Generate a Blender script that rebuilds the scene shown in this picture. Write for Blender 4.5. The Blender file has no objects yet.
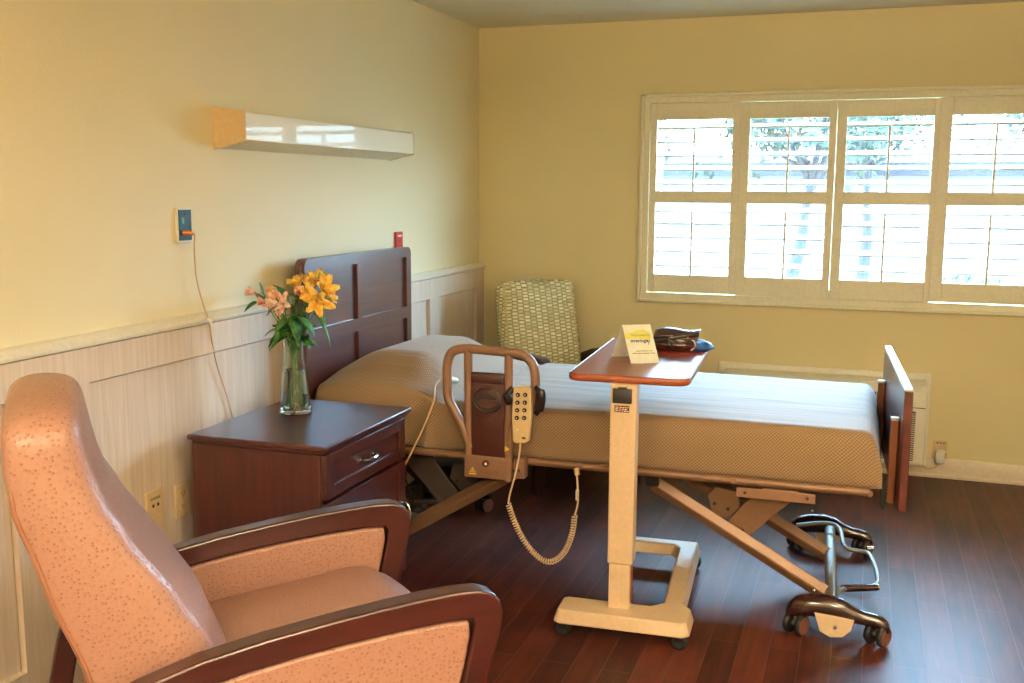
import bpy, bmesh, math, random
from mathutils import Vector, Matrix, Euler
PI = math.pi
S = bpy.context.scene
COL = S.collection
random.seed(4)

# ------------------------------------------------------------------ materials
def hexc(h):
    h = h.lstrip('#'); r = [int(h[i:i+2], 16)/255 for i in (0, 2, 4)]
    return tuple(c/12.92 if c <= .04045 else ((c+.055)/1.055)**2.4 for c in r) + (1,)

class NT:
    def __init__(s, name):
        s.m = bpy.data.materials.new(name); s.m.use_nodes = True
        s.t = s.m.node_tree; s.b = s.t.nodes['Principled BSDF']
    def n(s, typ, **k):
        nd = s.t.nodes.new(typ)
        for a, v in k.items():
            if a.startswith('i_'):
                key = a[2:]
                key = int(key) if key.isdigit() else key
                nd.inputs[key].default_value = v
            else: setattr(nd, a, v)
        return nd
    def l(s, a, b): s.t.links.new(a, b)
    def set(s, **k):
        for a, v in k.items(): s.b.inputs[a.replace('_', ' ')].default_value = v
        return s
    def coords(s, scale=(1, 1, 1), kind='Object', rot=(0, 0, 0)):
        tc = s.n('ShaderNodeTexCoord'); mp = s.n('ShaderNodeMapping')
        mp.inputs['Scale'].default_value = scale; mp.inputs['Rotation'].default_value = rot
        s.l(tc.outputs[kind], mp.inputs[0]); return mp.outputs[0]
    def noise(s, co, scale=5, detail=3, rough=.5):
        nd = s.n('ShaderNodeTexNoise'); nd.inputs['Scale'].default_value = scale
        nd.inputs['Detail'].default_value = detail; nd.inputs['Roughness'].default_value = rough
        s.l(co, nd.inputs['Vector']); return nd.outputs['Fac']
    def ramp(s, fac, stops):
        r = s.n('ShaderNodeValToRGB'); e = r.color_ramp.elements
        while len(e) < len(stops): e.new(.5)
        for i, (p, c) in enumerate(stops): e[i].position = p; e[i].color = c
        s.l(fac, r.inputs[0]); return r.outputs[0]
    def bump(s, h, strength=.3, dist=.001):
        b = s.n('ShaderNodeBump'); b.inputs['Strength'].default_value = strength; b.inputs['Distance'].default_value = dist
        s.l(h, b.inputs['Height']); s.l(b.outputs[0], s.b.inputs['Normal']); return b
    def math(s, op, a, b=None, clamp=False):
        m = s.n('ShaderNodeMath', operation=op, use_clamp=clamp)
        for i, v in enumerate((a, b)):
            if v is None: continue
            if isinstance(v, (int, float)): m.inputs[i].default_value = v
            else: s.l(v, m.inputs[i])
        return m.outputs[0]
    def col(s, sock): s.l(sock, s.b.inputs['Base Color'])

def plain(name, color, rough=.5, metal=0, **k):
    t = NT(name); c = hexc(color); t.set(Base_Color=c, Roughness=rough, Metallic=metal, **k)
    co = t.coords(); f = t.noise(co, 60, 2)
    d = tuple(x*.93 for x in c[:3])+(1,)
    t.col(t.ramp(f, [(.35, d), (.65, c)])); t.bump(f, .06, .0005)
    return t.m

def paint(name, color, scale=110, strength=.35):
    t = NT(name); c = hexc(color); co = t.coords()
    f = t.noise(co, scale, 3, .6); g = t.noise(co, 1.2, 2)
    d = tuple(x*.96 for x in c[:3])+(1,)
    t.col(t.ramp(g, [(.35, d), (.65, c)])); t.bump(f, strength, .002); t.set(Roughness=.55)
    return t.m

def wood(name, c1, c2, axis='X', rough=.3, coat=.3, scale=1.0):
    t = NT(name)
    sc = {'X': (3, 45, 45), 'Y': (45, 3, 45), 'Z': (45, 45, 3)}[axis]
    co = t.coords(tuple(v*scale for v in sc)); f = t.noise(co, 1.0, 4, .6)
    t.col(t.ramp(f, [(.3, hexc(c1)), (.7, hexc(c2))])); t.bump(f, .08, .0008)
    t.set(Roughness=rough, Coat_Weight=coat, Coat_Roughness=.2)
    return t.m

M = {}
M['wall'] = paint('wall_paint', '#e9dcb4', 130, .6)
M['wall_b'] = paint('wall_paint_shaded', '#e7d7a6', 130, .45)  # same paint as the other walls, its shade mixed into the colour
M['ceil'] = paint('ceiling_paint', '#ded8c4', 60, .3)
M['trim'] = plain('trim_paint', '#e8e0cb', .35)
M['shutter'] = plain('shutter_paint', '#f0e8cc', .4)
M['louver'] = plain('louver_white', '#cfcfc8', .45)
M['base'] = plain('baseboard_paint', '#e2cfb4', .4)

def wains():
    t = NT('wainscot_laminate'); co = t.coords((60, 60, 2.2)); f = t.noise(co, 1.5, 4, .6)
    t.col(t.ramp(f, [(.3, hexc('#cfbba8')), (.7, hexc('#e2d1c0'))])); t.bump(f, .15, .0006); t.set(Roughness=.38); return t.m
M['wains'] = wains()

def floor_mat():
    t = NT('floor_planks'); co = t.coords(rot=(0, 0, PI/2))
    br = t.n('ShaderNodeTexBrick'); br.inputs['Scale'].default_value = 1
    br.inputs['Brick Width'].default_value = .92; br.inputs['Row Height'].default_value = .098
    br.inputs['Mortar Size'].default_value = .0016; br.inputs['Mortar Smooth'].default_value = .1
    br.inputs['Color1'].default_value = (0, 0, 0, 1); br.inputs['Color2'].default_value = (1, 1, 1, 1)
    br.inputs['Mortar'].default_value = (.5, .5, .5, 1); br.offset = .37; br.offset_frequency = 2
    t.l(co, br.inputs['Vector'])
    g = t.coords((32, 2.6, 10)); f = t.noise(g, 1, 5, .65)
    blot = t.noise(t.coords((3.5, 2, 3)), 1.3, 4, .6)
    a = t.math('MULTIPLY', f, .55); b = t.math('MULTIPLY', br.outputs['Color'], .16); c = t.math('MULTIPLY', blot, .42)
    s = t.math('ADD', t.math('ADD', a, b), c)
    colr = t.ramp(s, [(.38, hexc('#231110')), (.52, hexc('#3b1c18')), (.66, hexc('#55281f')), (.8, hexc('#6a3526'))])
    mx = t.n('ShaderNodeMix', data_type='RGBA'); t.l(br.outputs['Fac'], mx.inputs[0]); t.l(colr, mx.inputs[6]); mx.inputs[7].default_value = hexc('#5b4038')
    t.col(mx.outputs[2])
    t.set(Roughness=.46)
    h = t.math('SUBTRACT', t.math('MULTIPLY', f, .25), br.outputs['Fac']); t.bump(h, .35, .0012)
    t.set(Coat_Weight=.08, Coat_Roughness=.3, Specular_IOR_Level=.22); return t.m
M['floor'] = floor_mat()

M['cherry'] = wood('dark_cherry_veneer', '#2f0f10', '#471a17', 'Y', .36, .3)
M['cherry_x'] = wood('dark_cherry_side', '#33100f', '#4b1b18', 'Z', .4, .25)
M['cherry_frame'] = wood('cherry_chair_wood', '#290c0c', '#3f1412', 'X', .3, .4)
M['head'] = wood('headboard_veneer', '#3f211c', '#573029', 'Y', .33, .35)
M['footwood'] = wood('footboard_veneer', '#3f1713', '#57231d', 'Y', .35, .3)
M['tabletop'] = wood('overbed_laminate', '#7d3f24', '#96502f', 'X', .34, .12)
M['edge'] = plain('table_edge_band', '#8b4426', .35)
M['beige_metal'] = plain('beige_powder_coat', '#dcbf9c', .32)
M['bed_metal'] = plain('bed_frame_taupe', '#7d5d46', .38, .25)
M['bed_metal_dark'] = plain('bed_frame_dark', '#4a3f3a', .4, .3)
M['postwood'] = plain('post_brown', '#8a4f30', .4)
M['rail_plastic'] = plain('assist_rail_taupe', '#7f5d48', .4)
M['dkplastic'] = plain('brown_plastic', '#3d1c18', .4)
M['housing'] = plain('caster_housing_maroon', '#2c1513', .22, 0, Coat_Weight=.5)
M['black'] = plain('black_plastic', '#141416', .4)
M['rubber'] = plain('black_rubber', '#0c0c0e', .6)
M['tread'] = plain('brown_tread', '#6a4034', .55)
M['chrome'] = plain('chrome', '#d8dadc', .14, 1)
M['steel'] = plain('brushed_steel', '#84827a', .42, .5)
M['ivory'] = plain('ivory_plastic', '#dbbf92', .35)
M['white'] = plain('white_plastic', '#e9e4d6', .35)
M['cord'] = plain('tan_cord', '#d2ab80', .45)
M['coil'] = plain('coiled_cord', '#e4c4a0', .4)
M['red'] = plain('red_plastic', '#c3161c', .35)
M['teal'] = plain('teal_plate', '#123f50', .55)
M['green'] = plain('dull_green_print', '#2e8a62', .4)
M['orange'] = plain('orange_plug', '#d67a2c', .4)
M['yellow'] = plain('yellow_warning', '#e6b93c', .4)
M['card'] = plain('card_paper', '#efeedd', .6)
M['cardy'] = plain('card_yellow', '#dede72', .6)
M['ink'] = plain('ink_navy', '#3c4374', .6)
M['inkg'] = plain('ink_grey', '#8b8564', .6)
M['leather'] = plain('brown_leather', '#3a1d14', .36, 0, Coat_Weight=.2)
M['leatherd'] = plain('dark_strap', '#231815', .35)
M['bluecloth'] = plain('blue_cloth', '#1f4f8f', .6)
M['redcloth'] = plain('red_cloth', '#8f2a24', .6)
M['ptac'] = plain('ac_casing', '#f0e8d2', .38)
M['slot'] = plain('dark_slot', '#2b211c', .6)
M['cap_lit'] = plain('fixture_cap_lit', '#dec196', .4)  # white cap, the warm light on its near face put into the colour
M['seam'] = plain('seam_thread', '#8c5c44', .6)

t = NT('fixture_lens'); t.set(Base_Color=hexc('#ebe3c6'), Roughness=.34, Coat_Weight=.2); t.bump(t.noise(t.coords(), 8, 2), .05, .001); M['lens'] = t.m

def ostrich():
    t = NT('ostrich_vinyl'); co = t.coords()
    nz = t.n('ShaderNodeTexNoise'); nz.inputs['Scale'].default_value = 9; t.l(co, nz.inputs['Vector'])
    v = t.n('ShaderNodeTexVoronoi'); v.inputs['Scale'].default_value = 105; v.inputs['Randomness'].default_value = .8; t.l(co, v.inputs['Vector'])
    d = v.outputs['Distance']
    fine = t.noise(co, 260, 2)
    t.col(t.ramp(d, [(.12, hexc('#7a5142')), (.24, hexc('#956c5c')), (.6, hexc('#9c7363'))]))
    hb = t.ramp(d, [(.0, (0,)*3+(1,)), (.22, (.2,)*3+(1,)), (.34, (1,)*3+(1,)), (.6, (.6,)*3+(1,))])
    h = t.math('ADD', hb, t.math('MULTIPLY', fine, .25)); t.bump(h, .5, .0016)
    t.set(Roughness=.36, Specular_IOR_Level=.5); return t.m
M['ostrich'] = ostrich()

def waffle():
    t = NT('waffle_cotton'); uv = t.coords((1, 1, 1), 'UV')
    sx = t.n('ShaderNodeSeparateXYZ'); t.l(uv, sx.inputs[0])
    k = 2*PI/.0125
    a = t.math('SINE', t.math('MULTIPLY', sx.outputs[0], k)); b = t.math('SINE', t.math('MULTIPLY', sx.outputs[1], k))
    p = t.math('MULTIPLY', a, b)
    g = t.math('MULTIPLY_ADD', p, .5); g.node.inputs[2].default_value = .5
    t.col(t.ramp(g, [(.0, hexc('#604930')), (.6, hexc('#8d7152')), (1, hexc('#9c805f'))]))
    w = t.noise(t.coords((2.2, 26, 5)), 1, 3, .6)
    h = t.math('ADD', t.math('MULTIPLY', g, .22), t.math('MULTIPLY', w, 1.2)); t.bump(h, .55, .006)
    t.set(Roughness=.8, Sheen_Weight=.25); return t.m
M['waffle'] = waffle()

def greenfab():
    t = NT('green_patterned_fabric'); co = t.coords(rot=(0, 0, 0))
    uv = t.coords((1, 1, 1), 'UV')
    br = t.n('ShaderNodeTexBrick'); br.inputs['Scale'].default_value = 1
    br.inputs['Brick Width'].default_value = .035; br.inputs['Row Height'].default_value = .019
    br.inputs['Mortar Size'].default_value = .0042; br.inputs['Mortar Smooth'].default_value = .2; br.offset = .0
    br.inputs['Color1'].default_value = hexc('#f6e8bc'); br.inputs['Color2'].default_value = hexc('#bfa862'); br.inputs['Mortar'].default_value = hexc('#8a773f')
    # every second column is set half a row lower, as woven
    sx = t.n('ShaderNodeSeparateXYZ'); t.l(uv, sx.inputs[0])
    ci = t.math('FLOOR', t.math('DIVIDE', sx.outputs[0], .035)); sh = t.math('MULTIPLY', t.math('MODULO', ci, 2.0), .0095)
    cb = t.n('ShaderNodeCombineXYZ'); t.l(sx.outputs[0], cb.inputs[0]); t.l(t.math('ADD', sx.outputs[1], sh), cb.inputs[1])
    t.l(cb.outputs[0], br.inputs['Vector'])
    f = t.noise(t.coords((1, 1, 6)), 30, 2)
    mx = t.n('ShaderNodeMix', data_type='RGBA'); mx.inputs[0].default_value = .25; t.l(br.outputs['Color'], mx.inputs[6])
    t.l(t.ramp(f, [(.35, hexc('#8a8450')), (.65, hexc('#efe8bd'))]), mx.inputs[7]); t.col(mx.outputs[2])
    t.bump(br.outputs['Fac'], .3, -.001); t.set(Roughness=.75); return t.m
M['greenfab'] = greenfab()

def glass(name, color, rough=0, ior=1.47):
    t = NT(name); t.set(Base_Color=hexc(color), Roughness=rough, Transmission_Weight=1, IOR=ior)
    return t.m
M['glass'] = glass('vase_glass', '#f3fff9')
M['water'] = glass('water', '#f2fdf6', 0, 1.33)
def pane():
    t = NT('window_glass'); tr = t.n('ShaderNodeBsdfTransparent'); gl = t.n('ShaderNodeBsdfGlossy'); gl.inputs['Roughness'].default_value = 0
    mx = t.n('ShaderNodeMixShader'); mx.inputs[0].default_value = .06; t.l(tr.outputs[0], mx.inputs[1]); t.l(gl.outputs[0], mx.inputs[2])
    t.l(mx.outputs[0], t.t.nodes['Material Output'].inputs['Surface']); return t.m
M['pane'] = pane()
def petal(name, c1, c2):
    t = NT(name); f = t.noise(t.coords(), 55, 3); t.col(t.ramp(f, [(.35, hexc(c1)), (.62, hexc(c2))])); t.set(Roughness=.5)
    t.b.inputs['Subsurface Weight'].default_value = .15; t.b.inputs['Subsurface Radius'].default_value = (.01, .006, .003); t.bump(f, .2, .001); return t.m
M['p_yel'] = petal('yellow_petal', '#f0a828', '#ffe27a')
M['p_ora'] = petal('orange_petal', '#ea9c48', '#fdd48a')
M['p_pink'] = petal('pink_petal', '#e07a6c', '#fbd0b8')
M['p_cream'] = petal('cream_petal', '#ea9486', '#fff0d8')
M['p_red'] = petal('red_petal', '#c22b2c', '#f7c7a6')
M['leaf'] = petal('leaf_green', '#1f4a20', '#3f7a30')
M['stem'] = plain('flower_stem', '#3f7a34', .45)
M['grass'] = plain('grass', '#2b3d20', .9)
M['bark'] = plain('bark', '#10181c', .9)
M['foliage'] = plain('tree_foliage', '#092213', .9)
M['stucco'] = paint('house_stucco', '#7c8084', 20, .3)
M['roof'] = plain('roof_shingle', '#0c141c', .9)
M['pavement'] = paint('pavement', '#6e7072', 20, .2)

# ------------------------------------------------------------------ mesh helpers
class MB:
    def __init__(s): s.bm = bmesh.new(); s.uv = None
    def box(s, a, b, bev=0, seg=2, rot=None, piv=None):
        a = Vector(a); b = Vector(b); c = (a+b)/2; d = b-a
        r = bmesh.ops.create_cube(s.bm, size=1); vs = r['verts']
        for v in vs: v.co = Vector((v.co.x*d.x, v.co.y*d.y, v.co.z*d.z))+c
        if bev:
            es = list({e for v in vs for e in v.link_edges})
            rr = bmesh.ops.bevel(s.bm, geom=es, offset=bev, segments=seg, profile=.5, affect='EDGES')
            vs = list({v for f in rr['faces'] for v in f.verts} | {v for v in vs if v.is_valid})
        if rot is not None:
            R = rot if isinstance(rot, Matrix) else Euler(rot).to_matrix(); p = Vector(piv) if piv else c
            for v in vs: v.co = R @ (v.co-p)+p
        return vs
    def tube(s, pts, r, seg=10, cap=True, closed=False, flat=None):
        pts = [Vector(p) for p in pts]; n = len(pts); rr = r if isinstance(r, (list, tuple)) else [r]*n
        rings = []; up = None
        for i, p in enumerate(pts):
            if closed: tn = (pts[(i+1) % n]-pts[i-1]).normalized()
            else: tn = (pts[min(i+1, n-1)]-pts[max(i-1, 0)]).normalized()
            if up is None:
                up = Vector((0, 0, 1)) if abs(tn.z) < .9 else Vector((1, 0, 0))
            u = (up - tn*up.dot(tn)).normalized(); w = tn.cross(u); up = u
            fl = flat if flat else (1, 1)
            rings.append([s.bm.verts.new(p+(u*math.cos(a)*fl[0]+w*math.sin(a)*fl[1])*rr[i]) for a in [2*PI*k/seg for k in range(seg)]])
        m = n if closed else n-1
        for i in range(m):
            A = rings[i]; B = rings[(i+1) % n]
            for k in range(seg): s.bm.faces.new((A[k], A[(k+1) % seg], B[(k+1) % seg], B[k]))
        if cap and not closed:
            s.bm.faces.new(list(reversed(rings[0]))); s.bm.faces.new(rings[-1])
    def lathe(s, prof, c=(0, 0, 0), seg=32, axis='Z'):
        c = Vector(c); rings = []
        def P(r, h, a):
            x, y = r*math.cos(a), r*math.sin(a)
            return c+(Vector((x, y, h)) if axis == 'Z' else Vector((x, h, y)) if axis == 'Y' else Vector((h, x, y)))
        for r, h in prof:
            if r < 1e-6: rings.append([s.bm.verts.new(P(0, h, 0))])
            else: rings.append([s.bm.verts.new(P(r, h, 2*PI*k/seg)) for k in range(seg)])
        for A, B in zip(rings, rings[1:]):
            if len(A) == 1 and len(B) == 1: continue
            for k in range(seg):
                k2 = (k+1) % seg
                if len(A) == 1: s.bm.faces.new((A[0], B[k2], B[k]))
                elif len(B) == 1: s.bm.faces.new((A[k], A[k2], B[0]))
                else: s.bm.faces.new((A[k], A[k2], B[k2], B[k]))
    def cyl(s, p, q, r, seg=20):
        s.tube([p, q], r, seg)
    def prism(s, poly, plane, lo, hi):
        """poly of 2D points extruded between lo and hi; plane 'xz' extrudes along y, 'xy' along z, 'yz' along x"""
        def P(a, b, h): return {'xz': (a, h, b), 'xy': (a, b, h), 'yz': (h, a, b)}[plane]
        A = [s.bm.verts.new(P(a, b, lo)) for a, b in poly]; B = [s.bm.verts.new(P(a, b, hi)) for a, b in poly]
        s.bm.faces.new(A); s.bm.faces.new(list(reversed(B)))
        n = len(poly)
        for i in range(n): s.bm.faces.new((A[i], B[i], B[(i+1) % n], A[(i+1) % n]))
    def loft(s, rings, cap=True):
        R = [[s.bm.verts.new(p) for p in ring] for ring in rings]; n = len(R[0])
        for A, B in zip(R, R[1:]):
            for k in range(n): s.bm.faces.new((A[k], A[(k+1) % n], B[(k+1) % n], B[k]))
        if cap: s.bm.faces.new(list(reversed(R[0]))); s.bm.faces.new(R[-1])
        return R
    def blob(s, c, r, sub=2):
        rr = bmesh.ops.create_icosphere(s.bm, subdivisions=sub, radius=1)
        for v in rr['verts']: v.co = Vector((v.co.x*r[0], v.co.y*r[1], v.co.z*r[2]))+Vector(c)
        return rr['verts']
    def build(s, name, mat, parent=None, world=True, smooth=True, bevel=0, bseg=2, subsurf=0, ang=35):
        bmesh.ops.recalc_face_normals(s.bm, faces=s.bm.faces[:])
        if parent is not None and world:
            s.bm.transform(parent_matrix(parent).inverted())
        me = bpy.data.meshes.new(name); s.bm.to_mesh(me); s.bm.free()
        if smooth:
            for p in me.polygons: p.use_smooth = True
        me.materials.append(M[mat] if isinstance(mat, str) else mat)
        o = bpy.data.objects.new(name, me); COL.objects.link(o)
        if parent is not None: o.parent = parent
        if smooth and not subsurf:
            bm = bmesh.new(); bm.from_mesh(me)
            for e in bm.edges:
                if len(e.link_faces) == 2 and e.calc_face_angle(0) > math.radians(ang): e.smooth = False
            bm.to_mesh(me); bm.free()
        if bevel:
            m = o.modifiers.new('Bevel', 'BEVEL'); m.width = bevel; m.segments = bseg; m.limit_method = 'ANGLE'; m.angle_limit = math.radians(40)
            m.harden_normals = False
        if subsurf:
            m = o.modifiers.new('Sub', 'SUBSURF'); m.levels = subsurf; m.render_levels = subsurf
        return o

def parent_matrix(o):
    m = Matrix.LocRotScale(o.location, o.rotation_euler, o.scale)
    return parent_matrix(o.parent) @ m if o.parent else m
def tag(o, label, cat, group=None):
    o['label'] = label; o['category'] = cat
    if group: o['group'] = group
    return o
def thing(name, label, cat, loc=(0, 0, 0), rz=0, group=None):
    o = bpy.data.objects.new(name, None); COL.objects.link(o); o.empty_display_size = .1
    o.location = loc; o.rotation_euler = (0, 0, rz); return tag(o, label, cat, group)
def struct(o): o['kind'] = 'structure'; return o
def bx(name, a, b, mat, parent=None, bev=0, world=True, **k):
    m = MB(); m.box(a, b); return m.build(name, mat, parent, world, bevel=bev, **k)
def smoothpath(pts, n=8, closed=False):
    P = [Vector(p) for p in pts]; out = []; N = len(P)
    rng = range(N) if closed else range(N-1)
    for i in rng:
        p0 = P[i-1] if (i > 0 or closed) else P[0]*2-P[1]
        p1 = P[i]; p2 = P[(i+1) % N]
        p3 = P[(i+2) % N] if (i+2 < N or closed) else P[-1]*2-P[-2]
        for k in range(n):
            t = k/n
            out.append(.5*((2*p1)+(p2-p0)*t+(2*p0-5*p1+4*p2-p3)*t*t+(3*p1-p0-3*p2+p3)*t**3))
    if not closed: out.append(P[-1])
    return out
def rrect(x0, x1, y0, y1, r, n=5):
    out = []
    for cx, cy, a0 in ((x1-r, y1-r, 0), (x0+r, y1-r, 90), (x0+r, y0+r, 180), (x1-r, y0+r, 270)):
        for k in range(n+1):
            a = math.radians(a0+90*k/n); out.append((cx+r*math.cos(a), cy+r*math.sin(a)))
    return out
def text_part(body, size, mat, parent, M4, name='lettering', ext=.0002, spacing=1, bold=0):
    cu = bpy.data.curves.new('t', 'FONT'); cu.body = body; cu.size = size; cu.extrude = ext; cu.align_x = 'CENTER'; cu.align_y = 'CENTER'
    cu.space_character = spacing; cu.offset = bold; cu.resolution_u = 2
    o = bpy.data.objects.new('t', cu); COL.objects.link(o)
    dg = bpy.context.evaluated_depsgraph_get(); dg.update()
    me = bpy.data.meshes.new_from_object(o.evaluated_get(dg)); bpy.data.objects.remove(o)
    me.transform(parent_matrix(parent).inverted() @ M4); me.materials.clear(); me.materials.append(M[mat]); me.name = name
    q = bpy.data.objects.new(name, me); COL.objects.link(q); q.parent = parent; return q

# ------------------------------------------------------------------ room shell
XR, YF, H = 4.3, -7.4, 2.44
W0, W1, WB, WT = 1.03, 3.05, .93, 1.995       # rough window opening
struct(bx('floor', (-.15, YF-.15, -.1), (XR+.15, .15, 0), 'floor', smooth=False))
struct(bx('ceiling', (-.15, YF-.15, H), (XR+.15, .15, H+.1), 'ceil', smooth=False))
struct(bx('wall_left', (-.15, YF-.15, 0), (0, .15, H), 'wall', smooth=False))
m = MB()
m.box((0, 0, 0), (W0, .15, H)); m.box((W1, 0, 0), (XR, .15, H)); m.box((W0, 0, 0), (W1, .15, WB)); m.box((W0, 0, WT), (W1, .15, H))
struct(m.build('wall_back', 'wall_b', smooth=False))
struct(bx('wall_right', (XR, YF, 0), (XR+.15, .15, H), 'wall', smooth=False))
struct(bx('wall_front', (0, YF-.15, 0), (XR, YF, H), 'wall', smooth=False))

# wainscot on the left wall (setting)
ws = .034
m = MB(); m.box((0, YF, .0), (.006, -.001, 1.048))
st = [(-.122, -.001), (-.813, -.703), (-1.62, -1.5), (-3.646, -3.342), (-4.65, -4.53), (-5.6, -5.48), (-6.6, -6.48)]
m.box((.0055, YF, .937), (ws, -.001, 1.042)); m.box((.0055, YF, .02), (ws, -.001, .165))
for y0, y1 in st: m.box((.0055, y0, .164), (ws-.0004, y1, .938))
for (a0, a1), (b0, b1) in zip(st, st[1:]): m.box((.0055, b1+.005, .165), (.0155, a0-.005, .930))   # recessed panels with a shadow gap
struct(m.build('trim_1', 'wains', smooth=False))
prof = [(0, 1.046), (.044, 1.046), (.047, 1.052), (.047, 1.060), (.040, 1.064), (.036, 1.072), (.026, 1.078), (0, 1.079)]
m = MB(); m.prism([(x, z) for x, z in prof], 'xz', YF, -.001)
struct(m.build('trim_2', 'trim', bevel=.001))
def skirting(name, a, b, along):
    m = MB(); p = [(0, 0), (.022, 0), (.022, .012), (.013, .022), (.013, .095), (.008, .104), (0, .104)]
    if along == 'x': m.prism([(-x, z) for x, z in p], 'yz', a, b)
    else: m.prism(p, 'xz', a, b)
    return struct(m.build(name, 'base', bevel=.001))
skirting('baseboard_back', .03, XR, 'x')
skirting('baseboard_left', YF, -.001, 'y')

# ------------------------------------------------------------------ window with shutters
win = bpy.data.objects.new('window_1', None); COL.objects.link(win); struct(win); win.location = (2.03, 0, WB)
m = MB()
F0, F1, FB, FT = .978, 3.10, .885, 2.04
m.box((F0, -.022, FT-.052), (F1, -.001, FT)); m.box((F0, -.022, FB), (F1, -.001, FB+.052)); m.box((F0, -.022, FB+.05), (F0+.052, -.001, FT-.05)); m.box((F1-.052, -.022, FB+.05), (F1, -.001, FT-.05))
e = .018
m.box((F0, -.034, FT-e), (F1, -.02, FT)); m.box((F0, -.034, FB), (F1, -.02, FB+e)); m.box((F0, -.034, FB), (F0+e, -.02, FT)); m.box((F1-e, -.034, FB), (F1, -.02, FT))
m.build('window_frame', 'shutter', win, bevel=.003)
m = MB()  # outer sash: jambs, one central mullion
m.box((W0, .07, WB), (W1, .12, WB+.05)); m.box((W0, .07, WT-.05), (W1, .12, WT)); m.box((W0, .07, WB), (W0+.05, .12, WT)); m.box((W1-.05, .07, WB), (W1, .12, WT)); m.box((2.012, .07, WB), (2.052, .12, WT))
m.build('window_sash', 'trim', win, bevel=.003)
m = MB(); m.box((W0+.05, .094, WB+.05), (2.012, .097, WT-.05)); m.box((2.052, .094, WB+.05), (W1-.05, .097, WT-.05))
m.build('glass_pane', 'pane', win, smooth=False)
PX = [(1.0345, 1.5275), (1.5275, 2.0225), (2.0255, 2.524), (2.524, 3.0435)]
openings = [(1.071, 1.485), (1.577, 1.984), (2.075, 2.497), (2.583, 3.0)]
for i, ((x0, x1), (o0, o1)) in enumerate(zip(PX, openings)):
    sh = thing('window_shutter', ['white plantation shutter panel at the left end of the window', 'white plantation shutter panel second from the left in the window', 'white plantation shutter panel third from the left, right of the bright seam', 'white plantation shutter panel cut by the right edge of the photo'][i], 'shutter', ((x0+x1)/2, -.015, FB+.06), 0, 'plantation shutter panels of the window')
    m = MB(); z0, z1 = FB+(.058, .054, .053, .059)[i], FT-(.053, .056, .057, .054)[i]; d0, d1 = -.03, -.002
    m.box((x0, d0, z0), (o0, d1, z1)); m.box((o1, d0, z0), (x1, d1, z1))
    for a, b in ((z0, 1.043), (1.443, 1.508), (1.897, z1)): m.box((o0, d0, a), (o1, d1, b))
    m.build('stile_frame', 'shutter', sh, bevel=.002)
    for zs, za, zb in (((1.85, 1.775, 1.70, 1.624, 1.547), 1.508, 1.897), ((1.395, 1.327, 1.25, 1.172, 1.09), 1.043, 1.443)):
        for z in zs:
            m = MB(); th = math.radians(17); L = .076
            pr = []
            for k in range(16):
                a = 2*PI*k/16; u = L/2*math.copysign(abs(math.cos(a))**.5, math.cos(a)); w = .0068*math.copysign(abs(math.sin(a))**.8, math.sin(a))
                pr.append((.018+u*math.cos(th)-w*math.sin(th), z+.009+u*math.sin(th)+w*math.cos(th)))
            m.prism(pr, 'yz', o0+.002, o1-.002); m.build('louver', 'louver', sh)
        xm = (o0+o1)/2
        m = MB(); m.box((xm-.006, -.034, za-.012), (xm+.006, -.024, zs[0]+.004)); m.build('tilt_rod', 'shutter', sh, bevel=.002)
        m = MB(); m.box((xm-.004, -.034, zb+.022), (xm+.004, -.03, zb+.032)); m.build('rod_catch', 'shutter', sh, bevel=.001)

# ------------------------------------------------------------------ light fixture on the left wall
t = thing('wall_light', 'long white wall light box over the bed headboard', 'wall light', (0, -1.93, 1.64))
Y0, Y1 = -2.635, -1.215
poly = [(.001, 1.645), (.134, 1.673), (.134, 1.777), (.001, 1.795)]
m = MB(); m.prism([(.001, 1.65), (.124, 1.678), (.124, 1.774), (.001, 1.79)], 'xz', Y0+.006, Y1-.006); m.build('housing', 'white', t)
m = MB(); m.box((.122, Y0+.004, 1.676), (.131, Y1-.004, 1.774)); m.build('lens', 'lens', t, bevel=.003)
m = MB(); m.prism(poly, 'xz', Y0, Y0+.006); o = m.build('end_cap', 'cap_lit', t, bevel=.001)
m = MB(); m.prism(poly, 'xz', Y1-.006, Y1); m.build('end_cap', 'white', t, bevel=.001)

# ------------------------------------------------------------------ wall plates
def plate(name, label, cat, c, w, h, mat, axis='x', d=.007, group=None):
    t = thing(name, label, cat, c, 0, group); x, y, z = c
    m = MB()
    if axis == 'x': m.box((x, y-w/2, z-h/2), (x+d, y+w/2, z+h/2))
    else: m.box((x-w/2, y-d, z-h/2), (x+w/2, y, z+h/2))
    m.build('cover_plate', mat, t, bevel=.0025); return t
wx = .0157
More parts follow.
